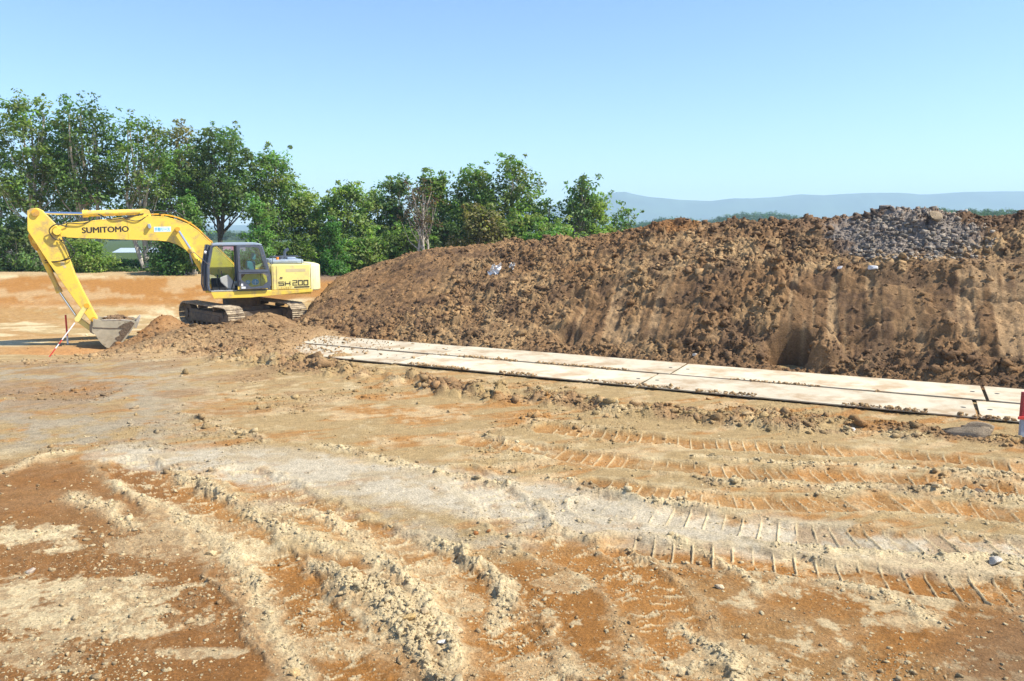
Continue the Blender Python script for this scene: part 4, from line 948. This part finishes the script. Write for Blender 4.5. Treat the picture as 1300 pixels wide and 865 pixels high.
def leaf_cards(cen, rad, per, size, rng, base, spread=.3, flat=.7, droop=0.0):
    """leaf-shaped quads around each cluster centre"""
    n = len(cen) * per; ci = np.repeat(np.arange(len(cen)), per)
    d = rng.normal(size=(n, 3)); d /= np.linalg.norm(d, axis=1)[:, None]; rr = rng.random(n) ** .45
    p = cen[ci] + d * (rad[ci] * rr)[:, None] * np.array([1, 1, flat])
    nrm = d * .6 + rng.normal(size=(n, 3)) * .6 + np.array([0, 0, .7]); nrm /= np.linalg.norm(nrm, axis=1)[:, None]
    t = np.cross(nrm, rng.normal(size=(n, 3))); t /= np.linalg.norm(t, axis=1)[:, None]; b = np.cross(nrm, t)
    s = size * rng.uniform(.6, 1.3, n)[:, None]
    V = np.stack([p - t * s, p + b * s * .5, p + t * s, p - b * s * .5], 1).reshape(-1, 3)
    Fq = np.arange(n * 4).reshape(-1, 4)
    cl = rng.uniform(1 - spread, 1 + spread, (len(cen), 1)) * (np.array(base) * rng.uniform(.85, 1.15, (len(cen), 3)))
    col = np.repeat(cl[ci] * rng.uniform(.75, 1.3, (n, 1)), 4, 0)
    return V, Fq, col
def tree(name, label, cat, px, base_py, top_py, width_px, depth, seed, col=(.05, .10, .03), crown_lo=.35, n_cl=70, per=110, leaf=.11, trunks=1, lean=0.0, bark='bark', shape=1.0, clr=.75, group='trees along the back of the site', dens_low=0.0, baseZ=.8, open_=0.0):
    rng = np.random.default_rng(seed)
    bx, _, _ = at_depth(px, base_py, depth); _, _, tz = at_depth(px, top_py, depth)
    H_ = tz - baseZ; W = width_px * depth / F / 2 * 1.16; n_cl = int(n_cl * 1.45); clr *= .98; per = int(per * .72); leaf *= 1.05
    T_ = empty(name, (bx, depth, baseZ), 0, label, cat, group)
    # crown clusters inside an uneven envelope
    cen = []; tries = 0
    lob = rng.normal(size=(5, 3))
    while len(cen) < n_cl and tries < 6000:
        tries += 1; t = rng.uniform(crown_lo, .97) if rng.random() > dens_low else rng.uniform(.08, crown_lo + .1)
        q = (t - crown_lo) / (1 - crown_lo); env = (1.0 - max(0, q - .35) ** 1.6 * 1.25) * (.55 + .45 * min(1, max(q, 0) / .25)) if shape > .5 else (1 - q) ** .8 * .95 + .08
        a = rng.uniform(0, 2 * math.pi); env *= .74 + .22 * math.sin(a * 2 + seed) + .22 * math.sin(q * 9 + a * 3 + seed)
        rr = W * env * rng.uniform(.25, 1) ** .55
        p = np.array([math.cos(a) * rr + lean * H_ * t, math.sin(a) * rr * .6, t * H_])
        if cen and open_ > 0 and min(np.linalg.norm(p - c_) for c_ in cen) < open_: continue
        cen.append(p)
    cen = np.array(cen); rad = rng.uniform(.55, 1.2, len(cen)) * clr
    cen[:, 2] = np.minimum(cen[:, 2], H_ - rad * .6)
    ex = rng.integers(0, len(cen), int(len(cen) * .9)); cx = np.array([lean * H_ * .6, 0, H_ * (.5 + crown_lo / 2)]); dv = cen[ex] - cx; dv /= np.linalg.norm(dv, axis=1)[:, None] + 1e-6
    ce2 = cen[ex] + dv * (rad[ex] * rng.uniform(.6, 1.15, len(ex)))[:, None] + rng.normal(size=(len(ex), 3)) * .15; ra2 = rad[ex] * rng.uniform(.25, .5, len(ex)); ce2[:, 2] = np.clip(ce2[:, 2], .1, H_ + .25)
    V, Fq, cc = leaf_cards(cen, rad * .9, int(per * .85), leaf, rng, col)
    V2, F2, c2 = leaf_cards(ce2, ra2, max(12, int(per * .22)), leaf * .9, rng, col); Fq = np.concatenate([Fq, F2 + len(V)]); V = np.concatenate([V, V2]); cc = np.concatenate([cc, c2])
    me = np_mesh('crown', V, Fq, cc, smooth=False); link('crown', me, M['leaf'], T_)
    # trunks and limbs
    tr = MB(); forks = []
    for k in range(trunks):
        a = rng.uniform(0, 6.28); off = 0 if trunks == 1 else .35
        x0, y0 = math.cos(a) * off, math.sin(a) * off * .6; r0 = .022 * H_ / (trunks ** .5) * (1.0) + .02
        tx = (k - (trunks - 1) / 2) * W * .55 / max(1, trunks) * 1.4 + lean * H_ * .9 + rng.normal() * .2
        P_ = []
        wv = rng.normal(size=2) * .25
        for i in range(9):
            t = i / 8; P_.append((x0 + (tx - x0) * t + wv[0] * math.sin(t * 4 + k), y0 + wv[1] * math.sin(t * 5), -.3 + t * (H_ * .9 + .3)))
        tr.tube(P_, [r0 * (1 - .85 * (i / 8)) + .008 for i in range(9)], 7); forks.append((P_, r0))
    link_ = rng.permutation(len(cen))[:min(len(cen), 34)]
    for i in link_:
        P_, r0 = forks[rng.integers(0, len(forks))]; zt = cen[i][2] * rng.uniform(.45, .75)
        j = int(np.clip(zt / (H_ * .9) * 8, 0, 7)); a = Vector(P_[j]).lerp(Vector(P_[j + 1]), rng.random() * .8); e = Vector(cen[i])
        mid = a.lerp(e, .5) + Vector((rng.normal() * .15, rng.normal() * .15, -.12 * (e - a).length)); r1 = r0 * (1 - .8 * j / 8) * .42 + .008
        tr.tube([tuple(a), tuple(a.lerp(mid, .6)), tuple(mid), tuple(mid.lerp(e, .55)), tuple(e)], [r1, r1 * .8, r1 * .6, r1 * .4, .006], 5, cap=False)
    tr.build('trunk', M[bark], T_)
    return T_
G1 = (.16, .235, .06); G2 = (.21, .29, .075); G3 = (.125, .20, .065); G4 = (.15, .27, .07); OL = (.20, .20, .07); BRN = (.13, .085, .05)
TREES = [
 # name, label, category, px, base, top, width, depth, kwargs
 ('broadleaf_tree', 'tall spreading tree with several thin pale trunks at the left edge, above the boom tip', 'tree', 52, 345, 122, 108, 47, dict(trunks=4, crown_lo=.36, n_cl=80, per=120, col=G1, open_=.5)),
 ('broadleaf_tree', 'tall tree just right of the leftmost crown, dark round top over bare slanting limbs', 'tree', 118, 345, 126, 72, 47, dict(trunks=3, crown_lo=.42, n_cl=62, col=G3, open_=.5)),
 ('broadleaf_tree', 'open thin-crowned tree with a straight pale trunk rising behind the boom lettering', 'tree', 185, 345, 145, 84, 47, dict(trunks=3, crown_lo=.30, n_cl=58, per=95, col=G1, open_=.55)),
 ('broadleaf_tree', 'olive-brown tinged tree behind the bend of the boom', 'tree', 236, 345, 158, 74, 50, dict(trunks=2, crown_lo=.25, n_cl=64, per=95, col=OL, open_=.5)),
 ('broadleaf_tree', 'broad dark domed tree with a forked dark trunk directly above the cab', 'tree', 285, 345, 160, 108, 48, dict(trunks=2, crown_lo=.40, n_cl=86, per=115, col=G3, bark='bark_dark', open_=.5)),
 ('broadleaf_tree', 'dark leafy tree stepping down from the domed tree, above the counterweight', 'tree', 352, 345, 190, 76, 49, dict(trunks=1, crown_lo=.28, n_cl=66, col=G1, open_=.45)),
 ('broadleaf_tree', 'low dark tree at the left frame edge under the tall crown', 'tree', 6, 345, 232, 76, 50, dict(trunks=1, crown_lo=.2, n_cl=44, col=G3)),
 ('broadleaf_tree', 'dark tree filling the gap behind the two leftmost tall trees', 'tree', 95, 345, 200, 80, 56, dict(trunks=2, crown_lo=.25, n_cl=50, col=G3)),
 ('broadleaf_tree', 'dark back-row tree behind the middle of the boom', 'tree', 212, 345, 195, 90, 57, dict(trunks=2, crown_lo=.2, n_cl=60, col=G3)),
 ('young_pine', 'feathery light green young pine above the bend of the boom', 'pine tree', 244, 345, 248, 44, 44, dict(shape=0, crown_lo=.1, n_cl=46, per=120, leaf=.08, col=G4, clr=.5)),
 ('young_pine', 'bright green feathery pine right behind the cab roof', 'pine tree', 330, 345, 254, 56, 44, dict(shape=0, crown_lo=.08, n_cl=56, per=120, leaf=.08, col=G4, clr=.5)),
 ('young_pine', 'bright green pine standing right of the counterweight', 'pine tree', 424, 348, 282, 50, 44, dict(shape=0, crown_lo=.02, n_cl=46, per=120, leaf=.08, col=(.09, .21, .05), clr=.5)),
 ('broadleaf_tree', 'rounded mid green tree behind the engine hood', 'tree', 392, 347, 238, 64, 50, dict(crown_lo=.2, n_cl=64, col=G2, dens_low=.1)),
 ('broadleaf_tree', 'pale-leaved rounded tree with a crooked dark stem right of the counterweight', 'tree', 440, 350, 234, 78, 49, dict(crown_lo=.15, n_cl=74, per=120, col=G2, dens_low=.1, bark='bark_dark', lean=.02)),
 ('broadleaf_tree', 'dense green tree behind the left toe of the spoil mound', 'tree', 475, 350, 248, 56, 52, dict(crown_lo=.1, n_cl=54, col=G2, dens_low=.15)),
 ('broadleaf_tree', 'dark crowned tree left of the bare twiggy tree', 'tree', 500, 350, 228, 60, 51, dict(crown_lo=.2, n_cl=60, col=G3, dens_low=.1)),
 ('bare_tree', 'brownish half-bare tree with pale trunks rising from the mound crest', 'tree', 532, 350, 232, 44, 46, dict(crown_lo=.5, n_cl=26, per=42, leaf=.07, col=BRN, trunks=3, clr=.6, open_=.4)),
 ('broadleaf_tree', 'bright green topped tree just right of the bare twiggy tree', 'tree', 552, 350, 222, 56, 50, dict(crown_lo=.2, n_cl=56, col=G1, trunks=2)),
 ('broadleaf_tree', 'tall blue-green tree left of the tallest crown behind the mound', 'tree', 602, 350, 210, 66, 50, dict(crown_lo=.3, n_cl=66, per=105, col=G1, open_=.45)),
 ('broadleaf_tree', 'tallest tree behind the mound, its crown jutting to the upper right', 'tree', 645, 350, 202, 68, 49, dict(crown_lo=.34, n_cl=60, col=G1, lean=.05, open_=.5)),
 ('broadleaf_tree', 'dark lower tree in the back row behind the middle of the group', 'tree', 575, 350, 250, 90, 56, dict(crown_lo=.05, n_cl=64, col=G3)),
 ('broadleaf_tree', 'yellowish bushy tree low in front of the tall pair behind the mound', 'tree', 612, 350, 266, 66, 45, dict(crown_lo=.1, n_cl=56, per=120, col=OL)),
 ('broadleaf_tree', 'low bright green tree between the tallest crown and the leaning tree', 'tree', 660, 350, 272, 56, 46, dict(crown_lo=.1, n_cl=46, col=G2, trunks=1)),
 ('broadleaf_tree', 'thin leaning sparse tree in the gap left of the last large tree', 'tree', 700, 350, 252, 50, 49, dict(crown_lo=.5, n_cl=20, per=80, col=G3, lean=-.12, clr=.5, open_=.5)),
 ('broadleaf_tree', 'last large tree of the row with a narrow raised top', 'tree', 738, 350, 224, 40, 48, dict(crown_lo=.45, n_cl=30, per=95, col=G3, clr=.6, open_=.45)),
 ('broadleaf_tree', 'broad light green shoulder of foliage at the right end of the tree row', 'tree', 748, 350, 250, 76, 49, dict(crown_lo=.25, n_cl=62, per=110, col=G2)),
 ('broadleaf_tree', 'low green tree just left of the last large tree', 'tree', 706, 350, 282, 60, 46, dict(crown_lo=.1, n_cl=44, col=G2)),
 ('broadleaf_tree', 'small wispy tree at the very right end of the row, before the mountain', 'tree', 787, 350, 262, 26, 50, dict(crown_lo=.5, n_cl=14, per=60, col=G1, clr=.45, trunks=2, open_=.4)),
 ('shrub', 'round dark green bush behind the bucket cylinder at the left edge', 'bush', 20, 345, 284, 84, 46.5, dict(crown_lo=.05, n_cl=50, col=G3)),
 ('shrub', 'leafy green bush seen under the boom, left of the pale trunks', 'bush', 108, 345, 304, 62, 45.5, dict(crown_lo=.05, n_cl=50, per=130, leaf=.09, col=G2)),
 ('shrub', 'dark low bush among the bare trunks under the middle of the boom', 'bush', 165, 345, 330, 60, 48, dict(crown_lo=.0, n_cl=30, col=G3)),
 ('shrub', 'bright green bush just left of the cab under the boom', 'bush', 226, 346, 302, 60, 44.5, dict(crown_lo=.0, n_cl=56, per=130, leaf=.09, col=(.08, .17, .045))),
 ('shrub', 'yellow-green leafy bush above the engine hood', 'bush', 372, 347, 306, 54, 45, dict(crown_lo=.0, n_cl=46, per=120, leaf=.09, col=(.13, .19, .045))),
 ('shrub', 'green bush low between the pine and the mound toe', 'bush', 466, 350, 300, 60, 46, dict(crown_lo=.0, n_cl=50, col=G2)),
 ('shrub', 'dark green bush behind the mound crest left of the pale trunks', 'bush', 510, 350, 290, 60, 47.5, dict(crown_lo=.0, n_cl=46, col=G1)),
 ('shrub', 'dark bush in the shade behind the mound crest, right of the pale trunks', 'bush', 562, 350, 282, 60, 49, dict(crown_lo=.0, n_cl=46, col=G3)),
 ('shrub', 'low pale green bush showing over the mound crest below the leaning tree', 'bush', 690, 350, 292, 70, 44.5, dict(crown_lo=.1, n_cl=40, col=G4)),
 ('shrub', 'dark green bush seen through the cab windows', 'bush', 300, 346, 318, 56, 47, dict(crown_lo=.0, n_cl=36, col=G1)),
]
for i, (nm, lb, ct, px, bp_, tp, w, dp, kw) in enumerate(TREES):
    tree(nm, lb, ct, px, bp_, tp, w, dp, 100 + i, group='bushes along the tree line' if ct == 'bush' else ('young pines behind the excavator' if ct == 'pine tree' else 'trees along the back of the site'), **kw)

# ground growth at the foot of the trees
def grass():
    rng = np.random.default_rng(12); n = 9000
    x = rng.uniform(-36, 12, n); y = rng.uniform(45.4, 58, n) ; h, _, _ = ground(x, y)
    cen = np.stack([x, y, h + rng.uniform(0, .12, n)], 1); rad = rng.uniform(.15, .45, n)
    V, Fq, c = leaf_cards(cen, rad, 12, .10, rng, (.07, .12, .035), .35)
    tag(link('grass', np_mesh('grass', V, Fq, c, smooth=False), M['leaf']), kind='stuff')
grass()
# wooded rises far off: one mass of foliage over a low hill each
def far_wood(name, pts, depth, seed, col, thick=30):
    rng = np.random.default_rng(seed); pts = np.array(pts, float)
    xs = (pts[:, 0] - 650) / F * depth; tops = np.array([at_depth(a, b, depth)[2] for a, b in pts])
    n = 1500; x = rng.uniform(xs[0], xs[-1], n); t = rng.random(n); y = depth + t * thick
    top = np.interp(x, xs, tops); s = depth / 400
    z = top - 1.4 * s - rng.random(n) ** 1.5 * 3 * s - (1 - t) * np.maximum(top - 1, 0) * .8
    cen = np.stack([x, y, np.maximum(z, -1)], 1); rad = rng.uniform(1.2, 2.6, n) * s
    V, Fq, c = leaf_cards(cen, rad, 46, .42 * s, rng, col, .25, .8)
    tag(link(name, np_mesh(name, V, Fq, c, smooth=False), M['leaf']), kind='stuff')
    hx = np.linspace(xs[0], xs[-1], 40); tt = np.interp(hx, xs, tops) - 3.2 * s
    V = []; Fq = []
    for k, dy in enumerate((-6 * s, thick * .25, thick, thick + 40)):
        V += [(a, depth + dy, -3.5 if k in (0, 3) else max(-3, b * (.45 if k == 1 else 1))) for a, b in zip(hx, tt)]
    m_ = 40; Fq = np.array([(k * m_ + i, k * m_ + i + 1, (k + 1) * m_ + i + 1, (k + 1) * m_ + i) for k in range(3) for i in range(m_ - 1)])
    me = np_mesh('wooded_rise', np.array(V), Fq, np.repeat([[.03, .055, .02]], len(V), 0)); tag(link('wooded_rise', me, M['leaf_ground']), kind='structure')
M['leaf_ground'] = flat_mat('undergrowth', (.03, .055, .022), .95, var=.3)
far_wood('distant_woods', [(740, 300), (780, 290), (800, 283), (830, 278), (850, 274), (880, 273), (900, 277), (930, 284), (960, 290)], 420, 31, (.05, .11, .035))
far_wood('distant_woods', [(890, 290), (912, 275), (930, 269), (960, 266), (1000, 266), (1030, 270), (1060, 277), (1090, 284)], 480, 32, (.05, .11, .035))
far_wood('distant_woods', [(1180, 280), (1205, 264), (1218, 259), (1245, 257), (1262, 260), (1280, 261), (1310, 259), (1360, 262), (1420, 270)], 260, 33, (.06, .12, .04))
far_wood('distant_woods', [(-200, 296), (-60, 291), (60, 288), (200, 291), (330, 292), (460, 288), (600, 290), (700, 296)], 300, 34, (.04, .08, .035))

# mountains on the skyline
def mountains():
    D = 3000.0
    prof = [(200, 288), (420, 284), (600, 276), (700, 262), (745, 254), (765, 248), (780, 244), (792, 243.5), (806, 247), (822, 250), (860, 254), (900, 255), (925, 252), (950, 252), (985, 250), (1010, 247), (1040, 248), (1070, 246), (1100, 245), (1130, 245), (1160, 247), (1185, 246), (1215, 244), (1260, 243), (1300, 243), (1420, 246), (1600, 256), (1800, 280)]
    prof = np.array(prof); xs = (prof[:, 0] - 650) / F * D; zs = np.array([at_depth(a, b, D)[2] for a, b in prof])
    hx = np.linspace(xs[0], xs[-1], 420); top = np.interp(hx, xs, zs) + 2.2 * (fbm(hx / 60, hx * 0, 7, 4) - .5)
    V = []; prof_v = [(-330, .0), (-220, .28), (-120, .6), (-50, .86), (0, 1.0), (70, .8), (200, 0)]
    for k, (dy, fz) in enumerate(prof_v):
        n_ = fbm(hx / 70 + k * 3.1, hx * 0 + k, 19, 4) - .5
        V += [(a, D + dy + n * 60, -6 + (b + 6) * fz + n * 14 * (fz * (1 - fz)) * 4) for a, b, n in zip(hx, top, n_)]
    m_ = len(hx); Fq = np.array([(k * m_ + i, k * m_ + i + 1, (k + 1) * m_ + i + 1, (k + 1) * m_ + i) for k in range(len(prof_v) - 1) for i in range(m_ - 1)])
    tag(link('mountains', np_mesh('mountains', np.array(V), Fq), M['mtn']), kind='structure')
M['mtn'] = flat_mat('forested_mountain', (.045, .075, .04), .95, var=.3, vscale=.01)
mountains()

# ------------------------------------------------------------------ buildings glimpsed behind the trees
M['roof_red'] = flat_mat('dull_red_roof', (.36, .15, .16), .7, var=.1)
M['roof_blue'] = flat_mat('grey_blue_roof', (.35, .42, .50), .6, var=.1)
def building(label, px0, px1, eave_py, roof_py, depth, wall, roof):
    x0 = (px0 - 650) / F * depth; x1 = (px1 - 650) / F * depth; ze = at_depth(px0, eave_py, depth)[2]; zr = at_depth(px0, roof_py, depth)[2]; w = x1 - x0; dp = 7.0
    zb = -.8
    E_ = empty('building', ((x0 + x1) / 2, depth, zb), 0, label, 'building'); H2 = ze - zb
    b = MB(); b.box(-w / 2, w / 2, 0, dp, 0, H2); b.build('wall', M[wall], E_)
    b = MB(); o = .35; b.add([(-w / 2 - o, -o, H2), (w / 2 + o, -o, H2), (w / 2 + o, dp + o, H2), (-w / 2 - o, dp + o, H2), (-w / 2 - o, dp / 2, H2 + zr - ze), (w / 2 + o, dp / 2, H2 + zr - ze)],
        [(0, 1, 5, 4), (2, 3, 4, 5), (0, 4, 3), (1, 2, 5), (0, 3, 2, 1)]); b.build('roof', M[roof], E_, 0)
    k = max(2, int(w / 2.4))
    for i in range(k):
        xc = -w / 2 + w * (i + .5) / k; b = MB(); b.box(xc - .5, xc + .5, -.05, .03, H2 * .35, H2 * .7); f = b.build('window', M['white'], E_, 0)
        b = MB(); b.box(xc - .43, xc + .43, -.06, -.045, H2 * .37, H2 * .68); b.build('pane', M['frame'], f, 0)
building('long white building half hidden by bushes at the left frame edge', -40, 42, 322, 312, 82, 'white', 'white')
building('small white building with a dull red roof seen through the cab', 276, 312, 326, 313, 78, 'white', 'roof_red')
building('low grey-blue building glimpsed between the trunks under the boom', 140, 215, 326, 316, 84, 'white', 'roof_blue')

# ------------------------------------------------------------------ survey stakes and posts
def gz(x, y): return float(ground(np.array([float(x)]), np.array([float(y)]))[0][0])
def banded(name, label, cat, a, b_, r, bands):
    a = Vector(a); b_ = Vector(b_); E_ = empty(name, tuple(a), 0, label, cat)
    for i, (t0, t1, mt) in enumerate(bands):
        m = MB(); m.cyl(tuple((b_ - a) * t0), tuple((b_ - a) * t1), r, 10); m.build('band', M[mt], E_)
p0 = at(60, 443, -.30); z0 = gz(*p0)
banded('survey_pole', 'slanting red and white survey pole beside the bucket', 'survey pole', (p0[0], p0[1], z0 - .05), (at_depth(95, 410, p0[1] + .5)), .018,
       [(0, .28, 'red'), (.28, .40, 'white'), (.40, .52, 'red'), (.52, 1.0, 'white')])
x_, y_, z_ = at_depth(84, 410, 27.5)
banded('marker_stake', 'short upright red stake left of the bucket linkage', 'stake', (x_, y_, gz(x_, y_)), (x_, y_, at_depth(84, 400, 27.5)[2]), .03, [(0, .3, 'white'), (.3, 1, 'red')])
x_, y_ = at(1296.5, 555); ztop = at_depth(1298, 498, y_)[2]
PO = empty('marker_post', (x_, y_, 0), 0, 'dark red marker post with a crossbar at the right frame edge', 'post')
b = MB(); b.box(-.035, .035, -.03, .03, -.1, .30, .004); b.build('lower_post', M['roof'], PO)
M['darkred'] = flat_mat('dark_red_paint', (.30, .025, .035), .5, var=.15)
b = MB(); b.box(-.045, .045, -.035, .035, .301, ztop, .004); b.build('upper_post', M['darkred'], PO)
b = MB(); b.box(-.11, .20, -.06, -.036, .30, .345, .004); b.build('crossbar', M['red'], PO)

# ------------------------------------------------------------------ single stones, rolls of clay, scraps
def stone(label, px, py, w_px, seed, col, z=0, asp=(1, .75, .6), name='stone', cat='stone', on='ground', base=ICO3, rot=None, mat=None, group=None):
    rng = np.random.default_rng(seed)
    if on == 'ground':
        x, y = at(px, py); zz = gz(x, y)
    else:
        x, y, zz = on_mound(px, py)
    s = w_px * math.hypot(x, y) / F / 2
    W, Fc = lump_proto(base, rng, .16); V = W * s * np.array(asp)
    a = rng.uniform(-.5, .5) if rot is None else rot; ca, sa = math.cos(a), math.sin(a)
    V = np.stack([V[:, 0] * ca - V[:, 1] * sa, V[:, 0] * sa + V[:, 1] * ca, V[:, 2]], 1)
    o = link(name, np_mesh(name, V, Fc, np.repeat([col], len(V), 0) * rng.uniform(.9, 1.1, (len(V), 1)), smooth=False), mat or M_SOIL); o.location = (x, y, zz + s * asp[2] * .45)
    tag(o, label, cat, group); return o
def on_mound(px, py):
    """first hit of the view line with the mound surface"""
    a = (px - 650) / F; b = (432.5 - py) / F
    d = np.array([a, math.cos(PITCH) + b * math.sin(PITCH), -math.sin(PITCH) + b * math.cos(PITCH)])
    t = np.arange(13, 34, .02); x = d[0] * t; y = d[1] * t; z = CAM_H + d[2] * t
    h = mound(x, y)[0]; k = np.nonzero(z < h)[0]; k = k[0] if len(k) else len(t) // 2
    return float(x[k]), float(y[k]), float(h[k])
WH = (.62, .60, .55)
stone('big pale boulder on top of the grey gravel heap', 1186, 280, 15, 1, (.30, .23, .15), on='m', asp=(1, .8, .9))
stone('lone dark clod perched on the mound skyline left of the gravel heap', 1088, 277, 13, 2, (.10, .07, .05), on='m')
stone('white stone halfway up the mound below the gravel heap', 1107, 343, 11, 3, (.66, .66, .66), on='m')
stone('grey-white stone on the mound, left of the brighter white one', 1066, 342, 9, 4, (.40, .40, .42), on='m')
stone('pale stone lying at the mound foot above the plates', 882, 452, 8, 5, WH, on='m')
stone('broad white stone beside the dark clods near the plates', 1078, 548, 17, 6, (.68, .64, .58), asp=(1, .6, .4))
stone('tan block standing among the clods of the right ridge', 1200, 624, 19, 7, (.55, .40, .22), asp=(1, .8, .85))
stone('darker clod just left of the tan block', 1182, 625, 14, 8, (.42, .30, .17))
stone('dark clod right of the tan block on the ridge', 1243, 624, 15, 9, (.22, .17, .12))
stone('pale lump lying alone on the grey mud at the right', 1262, 716, 20, 10, (.55, .50, .42), asp=(1, .8, .6))
stone('smooth flat pale stone beside the lower end of the big clod ridge', 581, 802, 23, 11, (.62, .47, .28), asp=(1, .55, .5), rot=.5)
stone('white flake leaning at the end of the big clod ridge', 562, 822, 15, 12, (.74, .70, .62), asp=(1, .6, .35))
stone('squarish ochre stone inside the big clod ridge', 518, 798, 22, 13, (.56, .38, .16), asp=(1, .7, .7), rot=.7)
stone('pale stone low in the big clod ridge, right of the ochre one', 540, 788, 18, 14, (.62, .46, .26), asp=(1, .7, .6))
stone('small round pale stone alone on the orange clay at the lower left', 40, 728, 13, 15, (.60, .48, .36))
stone('rounded tan stone by the left pale patch', 104, 683, 13, 16, (.60, .42, .22))
stone('flat pale stone upright on the orange clay right of centre', 913, 747, 13, 17, (.66, .54, .36), asp=(1, .7, .6))
stone('pale square clod in the bottom edge near the left', 374, 858, 18, 18, (.60, .42, .2), asp=(1, .8, .7))
stone('pale clay lump at the left ridge, near its middle', 268, 705, 16, 19, (.58, .44, .24), asp=(1, .7, .6))
stone('rusty brown pebble on the grey mud in the centre', 604, 677, 9, 20, (.36, .15, .05)); stone('second rusty brown pebble, right of the other on the grey mud', 620, 675, 8, 21, (.36, .15, .05))
M['dull'] = soil_mat('crumbled_clay', 1.0, 1.4)
stone('upper of two long lumps of clay below the right plates', 1246, 550, 36, 31, (.36, .28, .19), asp=(1, .32, .42), rot=-.45, name='clay_lump', cat='clay lump', mat=M['dull'])
stone('lower longer lump of clay below the right plates', 1232, 557, 52, 32, (.36, .28, .19), asp=(1, .28, .38), rot=-.42, name='clay_lump', cat='clay lump', mat=M['dull'])
def scrap(label, px, py, w, h_, seed, name='plastic_scrap'):
    rng = np.random.default_rng(seed); x, y, z = on_mound(px, py); s = w * math.hypot(x, y) / F; k = 14; V = []
    for i in range(k):
        for j in range(k):
            u = i / (k - 1) - .5; v = j / (k - 1) - .5; V.append((u * s + rng.normal() * .012, -.06 - abs(v) * .1 + .05 * math.sin(u * 17 + v * 9) + rng.normal() * .01, (v + .45 * u * (1 if seed % 2 else 0)) * s * h_ + .05 * math.cos(u * 11 + seed)))
    Fq = np.array([(i * k + j, (i + 1) * k + j, (i + 1) * k + j + 1, i * k + j + 1) for i in range(k - 1) for j in range(k - 1) if rng.random() > .06 and abs(i / k - .5) + abs(j / k - .5) < .62])
    o = link(name, np_mesh(name, np.array(V), Fq), M['white']); o.location = (x, y, z + .08); md = o.modifiers.new('thickness', 'SOLIDIFY'); md.thickness = .004; tag(o, label, 'plastic scrap')
scrap('crumpled white plastic scrap on the left part of the mound', 628, 347, 17, .8, 1); scrap('small white scrap right of the larger plastic scrap', 650, 341, 7, .8, 2)

# ------------------------------------------------------------------ the air
def haze():
    m = bpy.data.materials.new('haze'); m.use_nodes = True; N = m.node_tree.nodes; L = m.node_tree.links; N.remove(N['Principled BSDF']); out = [n for n in N if n.type == 'OUTPUT_MATERIAL'][0]
    v = N.new('ShaderNodeVolumePrincipled'); v.inputs['Density'].default_value = .00034; v.inputs['Color'].default_value = (.60, .81, 1.0, 1); v.inputs['Anisotropy'].default_value = 0.0
    L.new(v.outputs[0], out.inputs['Volume'])
    b = MB(); b.box(-3700, 3700, -3700, 3700, -12, 170); o = b.build('haze', m, None, 0); tag(o, kind='stuff')
haze()
